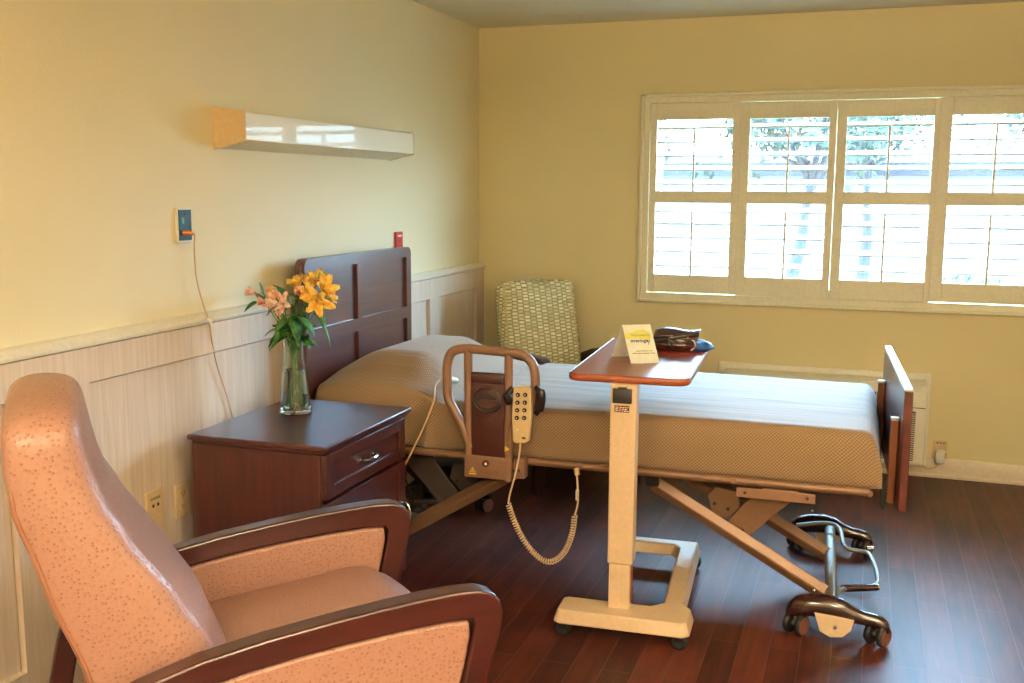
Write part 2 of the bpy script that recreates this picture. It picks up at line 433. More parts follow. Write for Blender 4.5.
# call station with plug, up on the painted wall
t = plate('call_station', 'teal nurse call plate on the painted wall above the chair rail', 'wall plate', (.001, -2.83, 1.386), .078, .118, 'white', d=.012)
bx('face_plate', (.0125, -2.864, 1.335), (.0155, -2.797, 1.438), 'teal', t, .001)
bx('call_button', (.0155, -2.851, 1.392), (.017, -2.838, 1.412), 'green', t, .001)
for z in (1.425, 1.347): 
    m = MB(); m.lathe([(0, .0175), (.003, .017), (.0035, .0155)], (0, -2.832, z), 12, 'X'); m.build('screw', 'slot', t)
m = MB(); m.box((.0155, -2.856, 1.352), (.019, -2.838, 1.368)); m.build('socket', 'slot', t, bevel=.001)
t = thing('call_line', 'thin tan call cord hanging from the teal plate behind the nightstand', 'cord', (.02, -2.83, 1.35))
m = MB(); m.tube(smoothpath([(.018, -2.85, 1.36), (.04, -2.84, 1.362), (.046, -2.825, 1.355), (.03, -2.808, 1.31), (.022, -2.79, 1.2), (.03, -2.765, 1.1), (.042, -2.757, 1.047), (.034, -2.73, .96), (.028, -2.695, .87), (.026, -2.64, .75), (.028, -2.60, .62), (.03, -2.58, .52)], 8), .0027, 8); m.build('cable', 'cord', t)
m = MB(); m.tube([(.019, -2.852, 1.361), (.034, -2.844, 1.363), (.045, -2.83, 1.357)], [.0075, .008, .006], 12); m.build('plug', 'orange', t)
m = MB()
m.tube([(.046, -2.78, 1.066), (.049, -2.757, 1.047), (.047, -2.745, 1.022)], [.004, .008, .004], 8, flat=(1, .5)); m.tube([(.046, -2.742, 1.068), (.049, -2.757, 1.047)], [.003, .006], 8, flat=(1, .5)); m.build('clip', 'white', t)
# receptacles at the wainscot
def duplex(t, x, y, z, dark='slot', ring='ivory'):
    for dz in (.022, -.022):
        m = MB(); m.lathe([(.0, .009), (.0145, .0088), (.0165, .007)], (x, y, z+dz), 20, 'X'); m.build('socket', ring, t)
        m = MB(); m.box((x+.0085, y-.008, z+dz-.002), (x+.0096, y-.0055, z+dz+.007)); m.box((x+.0085, y+.0055, z+dz-.002), (x+.0096, y+.008, z+dz+.007)); m.box((x+.0085, y-.002, z+dz-.01), (x+.0096, y+.002, z+dz-.006)); m.build('slot', dark, t)
t = plate('wall_outlet', 'ivory duplex outlet beside the nightstand on the panelled wall', 'outlet', (wx, -2.917, .452), .078, .12, 'ivory'); duplex(t, wx, -2.917, .452)
t = plate('wall_jack', 'ivory wall jack plate with two dark ports, nearer the armchair', 'wall plate', (wx, -3.065, .462), .085, .128, 'ivory', d=.012)
m = MB(); 
for dy in (-.012, .012): m.box((wx+.012, -3.065+dy-.005, .472), (wx+.0128, -3.065+dy+.005, .482))
m.build('port', 'slot', t)
bx('label_strip', (wx+.012, -3.09, .497), (wx+.0127, -3.04, .505), 'inkg', t)
t = plate('red_outlet', 'red emergency outlet half hidden by the nightstand side', 'outlet', (wx, -2.81, .445), .07, .118, 'red', d=.008); duplex(t, wx+.001, -2.81, .445, 'slot', 'red')
t = plate('red_outlet', 'red outlet plate just above the headboard corner', 'outlet', (.001, -1.135, 1.243), .075, .118, 'red', d=.012)
bx('label_strip', (.0125, -1.157, 1.278), (.0133, -1.113, 1.286), 'p_cream', t)
duplex(t, .004, -1.135, 1.235, 'slot', 'red')
t = plate('wall_outlet', 'ivory outlet on the window wall right of the air conditioner', 'outlet', (2.632, 0, .138), .072, .128, 'ivory', 'y')
m = MB(); 
for dx in (-.016, 0, .016): m.box((2.632+dx-.005, -.0078, .186), (2.632+dx+.005, -.007, .192))
m.build('print_marks', 'slot', t)
m = MB(); m.lathe([(0, -.009), (.0145, -.0088), (.0165, -.007)], (2.632, 0, .165), 20, 'Y'); m.build('socket', 'ivory', t)
t = thing('power_plug', 'white plug in the window wall outlet with a cord', 'plug', (2.635, -.02, .11))
m = MB(); m.box((2.608, -.05, .085), (2.652, -.0075, .155), .008, 3); m.build('plug_body', 'white', t)
m = MB(); m.cyl((2.65, -.03, .148), (2.664, -.03, .148), .004, 10); m.build('prong_cap', 'white', t)
m = MB(); m.tube(smoothpath([(2.63, -.035, .09), (2.61, -.045, .062), (2.57, -.05, .055), (2.52, -.06, .075)], 6), .004, 8); m.build('cable', 'ivory', t)

# ------------------------------------------------------------------ air conditioner under the window
t = thing('air_conditioner', 'cream wall air conditioner under the window behind the bed foot', 'air conditioner', (2.0, -.1, .06))
m = MB(); m.prism([(.0, .06), (-.02, .06), (-.02, .535), (-.012, .56), (0, .56)], 'yz', 1.451, 2.567); m.build('wall_sleeve', 'ptac', t, bevel=.003)
m = MB(); m.prism([(-.02, .09), (-.165, .09), (-.18, .105), (-.185, .42), (-.17, .485), (-.135, .52), (-.02, .53)], 'yz', 1.49, 2.545); m.build('casing', 'ptac', t, bevel=.02, bseg=4)
m = MB()
for k in range(22): m.box((1.56, -.191, .13+k*.0115), (2.49, -.1835, .1345+k*.0115))
m.build('front_grille', 'ptac', t, bevel=.001)
bx('grille_recess', (1.56, -.187, .124), (2.49, -.184, .385), 'slot', t)
bx('panel_seam', (1.5, -.187, .403), (2.535, -.1835, .407), 'slot', t)
m = MB()
for k in range(12): m.box((2.17+k*.014, -.187, .425), (2.178+k*.014, -.170, .475))
m.build('top_vent', 'slot', t)

# ------------------------------------------------------------------ bed
bed = thing('hospital_bed', 'raised hospital bed with dark headboard against the panelled wall', 'bed', (1.2, -1.7, 0))
# headboard
m = MB(); HY0, HY1, HZ = -2.238, -1.238, 1.236
m.prism(rrect(HY0, HY1, .42, HZ, .035, 6), 'yz', .075, .105); hb = m.build('headboard', 'head', bed, bevel=.004)
m = MB()
fr = [((HY0, 1.19), (HY1, HZ)), ((HY0, .897), (HY1, .951)), ((HY0, .42), (HY1, .47)), ((HY0, .43), (-2.200, 1.2)), ((-1.289, .43), (HY1, 1.2)), ((-1.793, .43), (-1.752, 1.2))]
for (a, b), (c, d) in fr[1:3]+fr[4-1:]: m.box((.103, a, b), (.12, c, d))
m2 = rrect(HY0, HY1, 1.0, HZ, .035, 6); top = [(HY0, 1.19)]+[p for p in sorted([q for q in m2 if q[1] > 1.19], key=lambda q: q[0])]+[(HY1, 1.19)]
m = MB()
for a, b in (((HY0+.001, .897), (HY1-.001, .951)), ((HY0+.001, .42), (HY1-.001, .47)), ((HY0+.001, .47), (-2.200, .897)), ((-1.289, .47), (HY1-.001, .897)), ((-1.793, .47), (-1.752, .897)), ((HY0+.001, .951), (-2.200, 1.19)), ((-1.289, .951), (HY1-.001, 1.19)), ((-1.793, .951), (-1.752, 1.19))): m.box((.103, a[0], a[1]), (.12, b[0], b[1]))
m.prism(top, 'yz', .103, .12)
m.build('panel_moulding', 'head', hb, smooth=False)
# footboard (slightly turned)
def FBp(y): return 2.295+(-1.2-y)*.047
m = MB(); 
for zz in (0,):
    a = [(FBp(-2.2), -2.2), (FBp(-2.2)+.028, -2.202), (FBp(-1.2)+.028, -1.2), (FBp(-1.2), -1.2)]
    m.prism(a, 'xy', .447, .858)
fb = m.build('footboard', 'footwood', bed, bevel=.004)
m = MB(); m.prism([(x, y) for x, y in a], 'xy', .857, .866); m.build('top_edge_strip', 'trim', fb, bevel=.003)  # pale strip along the top of the board
for y in (-2.08, -1.36):
    m = MB(); x = FBp(y)-.019; m.box((x-.009, y-.014, .44), (x+.018, y+.014, .735)); o = m.build('post', 'postwood', fb, bevel=.004)
    m = MB(); m.box((x-.010, y-.015, .733), (x+.0185, y+.015, .744)); m.build('post_cap', 'white', o, bevel=.003)
    m = MB(); m.prism([(x-.028, .42), (x-.014, .41), (x+.0, .50), (x-.012, .53), (x-.03, .50)], 'xz', y-.008, y+.008); m.build('latch', 'black', fb, bevel=.002)
# frame
m = MB()
for y in (-2.2, -1.24): m.tube([(.15, y, .497), (2.25, y, .503)], .0155, 12)
for x in (.16, .62, 1.1, 1.6, 2.0, 2.25): m.tube([(x, -2.2, .498), (x, -1.24, .498)], .013, 10)
m.build('frame', 'bed_metal', bed)
bx('deck', (.16, -2.17, .507), (2.24, -1.26, .519), 'bed_metal_dark', bed, .003)
for x in (1.24, 1.34, 1.80):
    m = MB(); m.cyl((x, -2.219, .503), (x, -2.2, .503), .011, 14); m.build('frame_bolt', 'bed_metal', bed)
m = MB()
for y in (-2.0, -1.44): m.box((.25, y-.02, .455), (2.15, y+.02, .49))
m.build('inner_beam', 'bed_metal_dark', bed, bevel=.003)
# side bracket
m = MB(); m.box((1.81, -2.218, .447), (2.077, -2.212, .482)); m.box((1.90, -2.218, .48), (2.02, -2.196, .486)); o = m.build('side_bracket', 'rail_plastic', bed, bevel=.002)
o['label'] = 'flat taupe bracket with two holes'
m = MB()
for x in (1.84, 2.05):
    m = MB(); m.lathe([(0, -.0065), (.006, -.006), (.006, 0)], (x, -2.213, .465), 12, 'Y'); m.build('bolt_hole', 'slot', o)
# lift legs and bases
def leg_set(sg, x_top, x_bot, name):
    """sg=+1 for the foot end, -1 for the head end"""
    for y in (-2.12, -1.72):
        m = MB(); ztop, zbot = .44, .105
        m.tube([(x_top, y, ztop), (x_bot+.028*sg, y, zbot-.014)], .026, 4, flat=(1.25, .8)); m.tube([(x_top-.0*sg, y, .47), (x_top, y, .43)], .02, 10)
        lg = m.build('lift_leg', 'bed_metal', bed, bevel=.005, ang=30)
        m = MB(); m.box((x_top-.028, y-.024, .432), (x_top+.022, y+.024, .487)); m.build('leg_collar', 'black', lg, bevel=.004)
    m = MB(); xa, xb = x_top+.04*sg, x_top+.25*sg
    for y in (-2.05,):
        m.tube([(xa, y+.12, .46), (xb, y+.03, .365)], .024, 12)
        m.prism([(xb-.06, .40), (xb-.03, .43), (xb+.05, .42), (xb+.06, .36), (xb+.02, .315), (xb-.04, .32)] if sg > 0 else [(xb+.06, .40), (xb+.03, .43), (xb-.05, .42), (xb-.06, .36), (xb-.02, .315), (xb+.04, .32)], 'xz', y-.012, y+.012)
    m.build('lift_link', 'bed_metal' if sg > 0 else 'bed_metal_dark', bed, bevel=.003)
    m = MB()
    pl = [(xb+.00*sg, .29), (xb+.05*sg, .245), (xb+.085*sg, .25), (xb+.26*sg, .43), (xb+.24*sg, .465), (xb+.14*sg, .465)]
    m.prism(pl, 'xz', -2.09, -2.075); m.build('gusset_plate', 'bed_metal' if sg > 0 else 'bed_metal_dark', bed, bevel=.003)
    for a, b in ((xb+.075*sg, .285), (xb+.06*sg, .272), (xb-.03*sg, .375), (xb+.02*sg, .36)):
        m = MB(); m.lathe([(0, -.004), (.006, -.003), (.006, .002)], (a, -2.091, b), 12, 'Y'); m.build('pivot_bolt', 'slot', bed)
    m = MB(); m.tube([(x_bot+.045*sg, -2.27, .105), (x_bot+.01*sg, -1.38, .105)], .021, 16); m.build('axle', 'steel', bed)
    for y, fs in ((-2.28, -1), (-1.38, 1)):
        # curved caster housing
        xc = x_bot+(.045 if fs < 0 else -.005)*sg
        cs = [(-.150, .090, .010, .014), (-.143, .098, .026, .026), (-.12, .112, .036, .034), (-.07, .124, .040, .037), (-.01, .128, .040, .037), (.035, .122, .037, .035), (.07, .108, .029, .029), (.105, .100, .024, .024), (.14, .096, .024, .024), (.165, .088, .026, .026), (.182, .078, .022, .024), (.188, .072, .008, .010)]
        rings = []
        for dx, zc, hz, hw in cs:
            rings.append([(xc+dx*1.0*sg, y+hw*.95*math.cos(2*PI*k/14), zc-.012+hz*math.sin(2*PI*k/14)) for k in range(14)])
        m = MB(); m.loft(rings); hs = m.build('caster_housing', 'housing', bed, ang=60)
        m = MB()
        m.prism([(xc-.055, .10), (xc+.075, .09), (xc+.065, .05), (xc+.04, .024), (xc-.0, .018), (xc-.035, .035)], 'xz', y-.034, y-.028) if fs < 0 else m.prism([(xc-.055, .10), (xc+.075, .09), (xc+.065, .05), (xc+.04, .024), (xc-.0, .018), (xc-.035, .035)], 'xz', y+.028, y+.034)
        m.build('base_plate', 'beige_metal', hs, bevel=.002)
        m = MB(); m.lathe([(0, -.008), (.006, -.007), (.007, 0)], (xc+.015, y-.034, .058), 12, 'Y'); m.blob((xc-.06, y, .165), (.006, .006, .006)); m.build('bolt', 'chrome', hs)
        for dx in (-.115, .150):
            ca = math.radians(62 if dx < 0 else 58); cpx, cpy = xc+dx*sg, y
            for wy in (-.022, .022):
                R = .037; Rz = Matrix.Translation((cpx, cpy, .0375)) @ Matrix.Rotation(ca, 4, 'Z') @ Matrix.Translation((0, wy, 0))
                m = MB(); m.lathe([(0, -.010), (R*.6, -.011), (R*.92, -.009), (R, -.004), (R, .004), (R*.92, .009), (R*.6, .011), (0, .010)], (0, 0, 0), 26, 'Y'); m.bm.transform(Rz); w = m.build('caster_wheel', 'rubber', bed)
                m = MB(); fy = -.012 if wy < 0 else .0108; m.lathe([(0, 0), (R*.86, 0), (R*.86, .0012), (0, .0012)], (0, fy, 0), 22, 'Y'); m.bm.transform(Rz); m.build('hub_cap', 'tread', w)
            m = MB(); m.cyl((cpx-.02*math.sin(ca), cpy+.02*math.cos(ca), .0375), (cpx+.02*math.sin(ca), cpy-.02*math.cos(ca), .0375), .009, 12); m.cyl((cpx, cpy, .0375), (cpx, cpy, .09), .008, 10); m.build('caster_stem', 'steel', bed)
leg_set(1, 1.50, 2.105, 'foot')
leg_set(-1, .97, .43, 'head')
m = MB(); m.tube(smoothpath([(1.985, -1.50, .135), (2.10, -1.49, .155), (2.155, -1.53, .15), (2.18, -1.66, .12), (2.24, -1.68, .115), (2.27, -1.70, .115), (2.29, -1.80, .11), (2.30, -1.98, .11), (2.27, -2.06, .115), (2.235, -2.10, .12), (2.19, -2.14, .13), (2.17, -2.2, .14)], 5), .0085, 10)
m.build('brake_bar', 'steel', bed)
m = MB(); m.cyl((2.18, -2.14, .13), (2.295, -2.075, .125), .013, 12); m.build('brake_pedal', 'housing', bed)
m = MB(); m.cyl((2.292, -2.077, .125), (2.302, -2.072, .125), .011, 12); m.build('pedal_cap', 'chrome', bed); m = MB(); m.cyl((2.262, -1.655, .12), (2.285, -1.645, .12), .009, 12); m.build('pedal_cap', 'chrome', bed)
m = MB(); m.box((.42, -1.82, .2), (.62, -1.62, .33), .02, 3); m.tube([(.6, -1.72, .27), (.95, -1.72, .42)], .022, 12); m.build('lift_motor', 'black', bed)
m = MB(); m.box((1.28, -1.9, .40), (1.43, -1.74, .46), .01, 2); m.build('control_box', 'bed_metal_dark', bed)
m = MB(); m.tube([(.36, -2.02, .47), (.63, -1.98, .225)], .028, 4, flat=(1.2, .6)); m.build('head_brace', 'bed_metal_dark', bed, bevel=.004, ang=30)
m = MB()
m.tube(smoothpath([(.45, -1.75, .24), (.38, -1.95, .25), (.33, -2.02, .21), (.36, -1.9, .15), (.5, -1.85, .12), (.62, -1.9, .2)], 6), .005, 8); m.build('power_cable', 'black', bed); m = MB()
m.tube(smoothpath([(.50, -1.9, .48), (.46, -2.05, .36), (.47, -2.0, .22), (.40, -1.95, .12), (.33, -2.05, .05)], 6), .004, 8); m.build('power_cable', 'black', bed); m = MB()
m.tube(smoothpath([(.30, -2.1, .49), (.36, -2.1, .36), (.40, -2.05, .25), (.5, -2.0, .2), (.62, -1.98, .17)], 6), .004, 8)
m.build('power_cable', 'black', bed)
m = MB(); m.tube([(.40, -2.0, .21), (.66, -1.95, .235)], .012, 8); m.build('cross_link', 'bed_metal_dark', bed)

# assist rail
RY = -2.262
ar = MB()
z0 = .44
loop = [(.826, RY, .55), (.80, RY, .62), (.765, RY, .68), (.737, RY, .735), (.734, RY, .80), (.734, RY, .86), (.75, RY, .905), (.785, RY, .922), (.84, RY, .925), (.97, RY, .920), (1.03, RY, .915), (1.068, RY, .885), (1.08, RY, .84), (1.08, RY, .76), (1.065, RY, .715), (1.03, RY, .67), (.99, RY, .635), (.98, RY, .56)]
ar.tube(smoothpath(loop, 5), .0178, 14); rail_o = ar.build('assist_rail', 'rail_plastic', bed)
m = MB(); m.tube([(.822, RY, .45), (.818, RY, .92)], .0165, 14); m.tube([(.978, RY, .435), (.978, RY, .915)], .0165, 14); m.build('rail_post', 'rail_plastic', rail_o)
m = MB(); m.box((.806, RY-.016, .437), (.99, RY+.012, .525), .006, 3); m.build('lower_housing', 'rail_plastic', rail_o)
m = MB(); m.box((.832, RY-.011, .52), (.964, RY+.010, .84), .006, 3); m.box((.834, RY-.015, .80), (.962, RY-.009, .828), .004, 2); pn = m.build('grip_panel', 'dkplastic', rail_o)
m = MB()
el = [(.90+.055*math.cos(a), RY-.013, .738+.045*math.sin(a)) for a in [2*PI*k/32 for k in range(32)]]
m.tube(el, .0042, 8, closed=True); el = [(.90+.042*math.cos(a), RY-.014, .734+.027*math.sin(a)) for a in [2*PI*k/32 for k in range(32)]]; m.tube(el, .003, 8, closed=True)
m.tube(smoothpath([(.866, RY-.015, .742), (.88, RY-.017, .748), (.915, RY-.017, .744), (.934, RY-.015, .742)], 4), .0045, 8)
m.build('release_handle', 'leatherd', pn)
m = MB(); m.lathe([(0, -.004), (.013, -.004), (.014, .0)], (.894, RY-.017, .497), 20, 'Y'); m.build('knob', 'dkplastic', rail_o)
m = MB(); m.lathe([(0, -.003), (.005, -.002), (.005, 0)], (.896, RY-.021, .497), 12, 'Y'); m.build('knob_cap', 'white', rail_o)
def tri(x, z, s, y, dirn=0):
    p = [(0, s*.9), (-s, -s*.7), (s, -s*.7)]
    if dirn: p = [(s*.9, 0), (-s*.7, s), (-s*.7, -s)]
    m = MB(); m.prism([(x+a, z+b) for a, b in p], 'xz', y-.0006, y); return m
tri(.842, .468, .013, RY-.0163).build('warning_triangle', 'yellow', rail_o, smooth=False)
tri(.842, .4675, .0085, RY-.0171).build('warning_mark', 'rail_plastic', rail_o, smooth=False)
m = MB(); m.box((.8405, RY-.018, .465), (.8435, RY-.0175, .473)); m.box((.8405, RY-.018, .462), (.8435, RY-.0175, .464)); m.box((.828, RY-.0168, .451), (.857, RY-.0161, .455)); m.build('warning_mark', 'yellow', rail_o, smooth=False)
tri(.978, .56, .012, RY-.0172, 1).build('warning_triangle', 'yellow', rail_o, smooth=False)
tri(.845, .925, .009, RY-.0158).build('warning_triangle', 'yellow', rail_o, smooth=False)
m = MB(); m.box((.868, RY-.0168, .455), (.945, RY-.016, .475)); m.build('embossed_plate', 'bed_metal', rail_o, bevel=.001)
m = MB(); m.box((1.0, -2.262, .445), (1.04, -2.21, .52), .004, 2); m.box((.85, -2.26, .48), (1.0, -2.19, .505)); m.build('rail_mount', 'rail_plastic', rail_o)
m = MB(); m.lathe([(0, -.003), (.005, -.003), (.006, 0)], (1.02, -2.262, .478), 12, 'Y'); m.build('mount_bolt', 'chrome', rail_o)
# rubber holder for the hand control
m = MB()
m.tube(smoothpath([(.998, RY-.012, .79), (.985, RY-.03, .765), (.992, RY-.02, .735)], 4), [.012]*4+[.017]*4+[.012], 10); m.build('control_holder', 'leatherd', rail_o); m = MB()
m.tube(smoothpath([(1.085, RY-.01, .80), (1.108, RY-.02, .775), (1.098, RY-.012, .72), (1.085, RY-.005, .70)], 4), [.012]*3+[.022]*6+[.012]*4, 12, flat=(1, .7))
m.build('control_holder', 'leatherd', rail_o)

# bedspread (pulled over a pillow at the head)
def spread():
    bm = bmesh.new(); uvl = bm.loops.layers.uv.new('UVMap')
    X0, X1 = .135, 2.262; YN, YFAR = -2.195, -1.205; ZT = .707; ZB = .515
    nx, ns = 150, 90
    # cross-section parameter: near bottom -> top -> far bottom
    side = ZT-ZB; w = YFAR-YN; tot = side*2+w
    rnd = random.Random(3)
    def sm(a): a = max(0, min(1, a)); return a*a*(3-2*a)
    def pil(x, y):
        fx = sm((x+.02)/.36)*(1-sm((x-.47)/.27)) ; fx = min(1, fx*1.0)
        e = min(y-YN, YFAR-y); fy = sm((e+.02)/.30)
        return .145*fx*(.25+.75*fy)*(1 if e > -1 else 0)
    rows = []
    for i in range(nx+1):
        x = X0+(X1-X0)*i/nx; row = []
        endf = max(0, (x-(X1-.05))/.05); xo = x; ins = .03*(1-math.sqrt(max(0, 1-endf**2)))     # round the foot end
        for j in range(ns+1):
            d = tot*j/ns
            if d < side: y = YN; z = ZB+d; ny = -1
            elif d < side+w: y = YN+(d-side); z = ZT; ny = 0
            else: y = YFAR; z = ZT-(d-side-w); ny = 1
            R = .035
            if z > ZT-R and min(y-YN, YFAR-y) < R:   # round long edges
                cy = YN+R if y < -1.7 else YFAR-R; cz = ZT-R
                v = Vector((y-cy, z-cz)); 
                if v.length > 1e-6: v = v.normalized()*R*1.0; y = cy+v.x; z = cz+v.y
            if ny != 0:
                bulge = .012*math.sin(PI*(z-ZB)/(ZT-ZB))+.003*math.sin(x*9)*math.sin(PI*(z-ZB)/(ZT-ZB))
                # corner fold near the foot
                f = math.exp(-((z-(.60+.085*(x-1.95)/.25))/.010)**2)*sm((x-1.93)/.1)*(1-sm((x-2.18)/.05))*.009
                g = math.exp(-((x-2.165)/.006)**2)*-.006
                tk = (.012*math.exp(-((x-.62-(.1*(z-.5)))/.02)**2)-.012*math.exp(-((x-.55-.3*(z-.5))/.03)**2)) if z < .69 else 0
                y += ny*(bulge+f+g+tk)
                z += pil(x, y)*max(0, (z-ZB)/side)*.9
            else:
                z += pil(x, y)+.004*math.sin(x*3.1+y*2)+.0014*math.sin(y*46+2.3*math.sin(x*3+y*5))*sm((x-.7)/.1)*(math.sin(x*4.2+y*9)**2)
                z += -.026*math.exp(-((x-(.735+.10*(y+1.7)))/.016)**2)
            hz = (z-ZB)/(ZT-ZB)
            z = ZB+(z-ZB)*(1-.16*endf**3) if z > ZB else z
            y = y+(-1.7-y)*ins*.6
            row.append(bm.verts.new((x+.028*sm((x-2.0)/.25)*(1-max(0, min(1, hz))**2)+.0*x, y, z)))
        rows.append(row)
    for i in range(nx):
        for j in range(ns):
            f = bm.faces.new((rows[i][j], rows[i+1][j], rows[i+1][j+1], rows[i][j+1]))
            for lp, (a, b) in zip(f.loops, ((i, j), (i+1, j), (i+1, j+1), (i, j+1))):
                lp[uvl].uv = ((X1-X0)*a/nx, tot*b/ns)
    for row in (rows[0], rows[-1]):       # end caps as grids towards the middle
        f = bm.faces.new(row if row is rows[0] else list(reversed(row)))
        for lp in f.loops: lp[uvl].uv = (lp.vert.co.y, lp.vert.co.z)
    bl = [r[0] for r in rows]+[r[-1] for r in reversed(rows)]
    f = bm.faces.new(bl)
    for lp in f.loops: lp[uvl].uv = (lp.vert.co.x, lp.vert.co.y)
    bmesh.ops.recalc_face_normals(bm, faces=bm.faces[:])
    me = bpy.data.meshes.new('bedspread'); bm.to_mesh(me); bm.free()
    for p in me.polygons: p.use_smooth = len(p.vertices) < 5
    me.materials.append(M['waffle']); o = bpy.data.objects.new('bedspread', me); COL.objects.link(o); return o
tag(spread(), 'beige waffle weave bedspread pulled over the pillow and mattress of the hospital bed', 'bedspread')

# call light cable lying over the bed edge
t = thing('call_button', 'white call button on a thin cord lying over the bed edge by the pillow', 'call button', (.66, -2.15, .75))
m = MB(); m.tube([(.672, -2.02, .752), (.655, -2.07, .765), (.645, -2.11, .775)], [.012, .015, .009], 12); m.build('button_body', 'white', t)
m = MB(); m.tube(smoothpath([(.645, -2.11, .775), (.64, -2.16, .755), (.655, -2.215, .70), (.62, -2.235, .60), (.575, -2.25, .50), (.535, -2.25, .42), (.515, -2.24, .33), (.50, -2.2, .2)], 6), .0038, 8); m.build('cable', 'cord', t)

# hand control with coiled cord
t = thing('hand_control', 'beige bed hand control with black buttons and coiled cord hung on the rail', 'remote control', (1.04, -2.3, .7))
HYc = -2.298
hp = [(1.012, .797), (1.024, .806), (1.066, .806), (1.079, .797), (1.081, .70), (1.071, .605), (1.060, .596), (1.018, .592), (1.010, .602), (1.006, .69)]
m = MB(); m.prism(hp, 'xz', HYc-.012, HYc+.012); hc = m.build('control_body', 'ivory', t, bevel=.005, bseg=3)
for r in range(4):
    for c in (0, 1):
        x, z = 1.030+c*.028-(r*.0012), .774-r*.0285+ (c*.002)
        m = MB(); m.lathe([(0, -.004), (.0075, -.0035), (.0085, 0)], (x, HYc-.012, z), 16, 'Y'); b = m.build('button', 'black', hc)
        m = MB(); m.lathe([(0, -.0005), (.0025, 0)], (x, HYc-.0165, z), 8, 'Y'); m.build('button_mark', 'white', b)
m = MB(); m.box((1.047, HYc-.0125, .612), (1.06, HYc-.0118, .619)); m.build('small_label', 'slot', hc)
m = MB(); m.lathe([(0, -.002), (.0035, -.001), (.004, 0)], (1.03, HYc-.012, .644), 10, 'Y'); m.build('indicator', 'white', hc)
coilp = smoothpath([(.985, -2.28, .352), (1.004, -2.28, .298), (1.034, -2.28, .238), (1.075, -2.28, .183), (1.125, -2.28, .148), (1.165, -2.28, .152), (1.205, -2.28, .192), (1.232, -2.28, .262), (1.242, -2.28, .335)], 12)
L = [0]
for a, b in zip(coilp, coilp[1:]): L.append(L[-1]+(b-a).length)
tot = L[-1]; turns = 50; N = turns*9; pts = []
import bisect
for k in range(N+1):
    s_ = tot*k/N; i = min(max(bisect.bisect_right(L, s_)-1, 0), len(coilp)-2); f = (s_-L[i])/(L[i+1]-L[i]+1e-9)
    p = coilp[i].lerp(coilp[i+1], f); tn = (coilp[i+1]-coilp[i]).normalized(); u = Vector((0, 1, 0)); w = tn.cross(u)
    a = 2*PI*turns*k/N; pts.append(p+(u*math.cos(a)+w*math.sin(a))*.0092)
m = MB(); m.tube(pts, .0029, 6); m.build('coiled_cord', 'coil', t)
m = MB(); m.tube(smoothpath([(1.037, -2.298, .60), (1.032, -2.294, .55), (1.012, -2.288, .46), (.992, -2.284, .39), (.985, -2.281, .352)], 6), .0036, 8)
m.build('cable', 'coil', t); m = MB(); m.tube(smoothpath([(1.242, -2.28, .335), (1.250, -2.27, .38), (1.243, -2.25, .44), (1.232, -2.23, .49)], 6), .0036, 8); m.build('cable', 'coil', t)
m = MB(); m.tube([(1.238, -2.236, .475), (1.231, -2.226, .497)], .010, 10); m.build('strain_relief', 'ivory', t)
m = MB(); m.box((1.238, -2.258, .385), (1.250, -2.254, .425)); m.build('cable_tag', 'white', t)

# ------------------------------------------------------------------ overbed table (turned 3 degrees)
OT = thing('overbed_table', 'beige overbed table with brown laminate top standing across the bed', 'overbed table', (1.474, -2.5, 0), math.radians(3))
m = MB(); m.prism(rrect(-.202, .196, .008, .90, .045, 7), 'xy', .878, .903); tt = m.build('tabletop', 'tabletop', OT, world=False, bevel=.004, bseg=3)
R3 = []
ring = rrect(-.204, .198, .006, .902, .046, 7)
m = MB(); m.tube([(x, y, .8905) for x, y in ring], .0125, 8, closed=True, flat=(1, .35)); m.build('edge_band', 'edge', tt, world=False)
CXo = -.004
m = MB(); m.box((-.052, -.018, .262), (.034, .052, .879)); m.build('outer_column', 'beige_metal', OT, world=False, bevel=.004)
m = MB(); m.box((-.046, -.010, .10), (.024, .042, .27)); m.box((-.0465, -.011, .10), (-.012, -.009, .262)); m.build('inner_column', 'beige_metal', OT, world=False, bevel=.003)
m = MB(); m.box((.0245, .012, .12), (.0275, .040, .27)); m.build('column_cover', 'tabletop', OT, world=False)
m = MB(); m.box((-.044, -.026, .816), (.020, -.016, .866), .004, 2); m.box((-.026, -.029, .862), (.004, -.017, .871), .002, 2); hd = m.build('height_lever', 'black', OT, world=False)
m = MB(); m.box((-.038, -.0265, .822), (.014, -.0255, .826)); m.build('lever_ridge', 'slot', hd, world=False)
m = MB(); m.box((-.037, -.0198, .786), (.012, -.0178, .808)); lb = m.build('caution_label', 'slot', OT, world=False)
m = MB()
rn = random.Random(2)
for zz in (.803, .797, .791):
    x = -.034
    while x < .006:
        w = rn.uniform(.004, .011); m.box((x, -.0202, zz-.0018), (min(x+w, .010), -.0197, zz+.0014)); x += w+.0022
m.build('label_print', 'p_cream', lb, world=False)
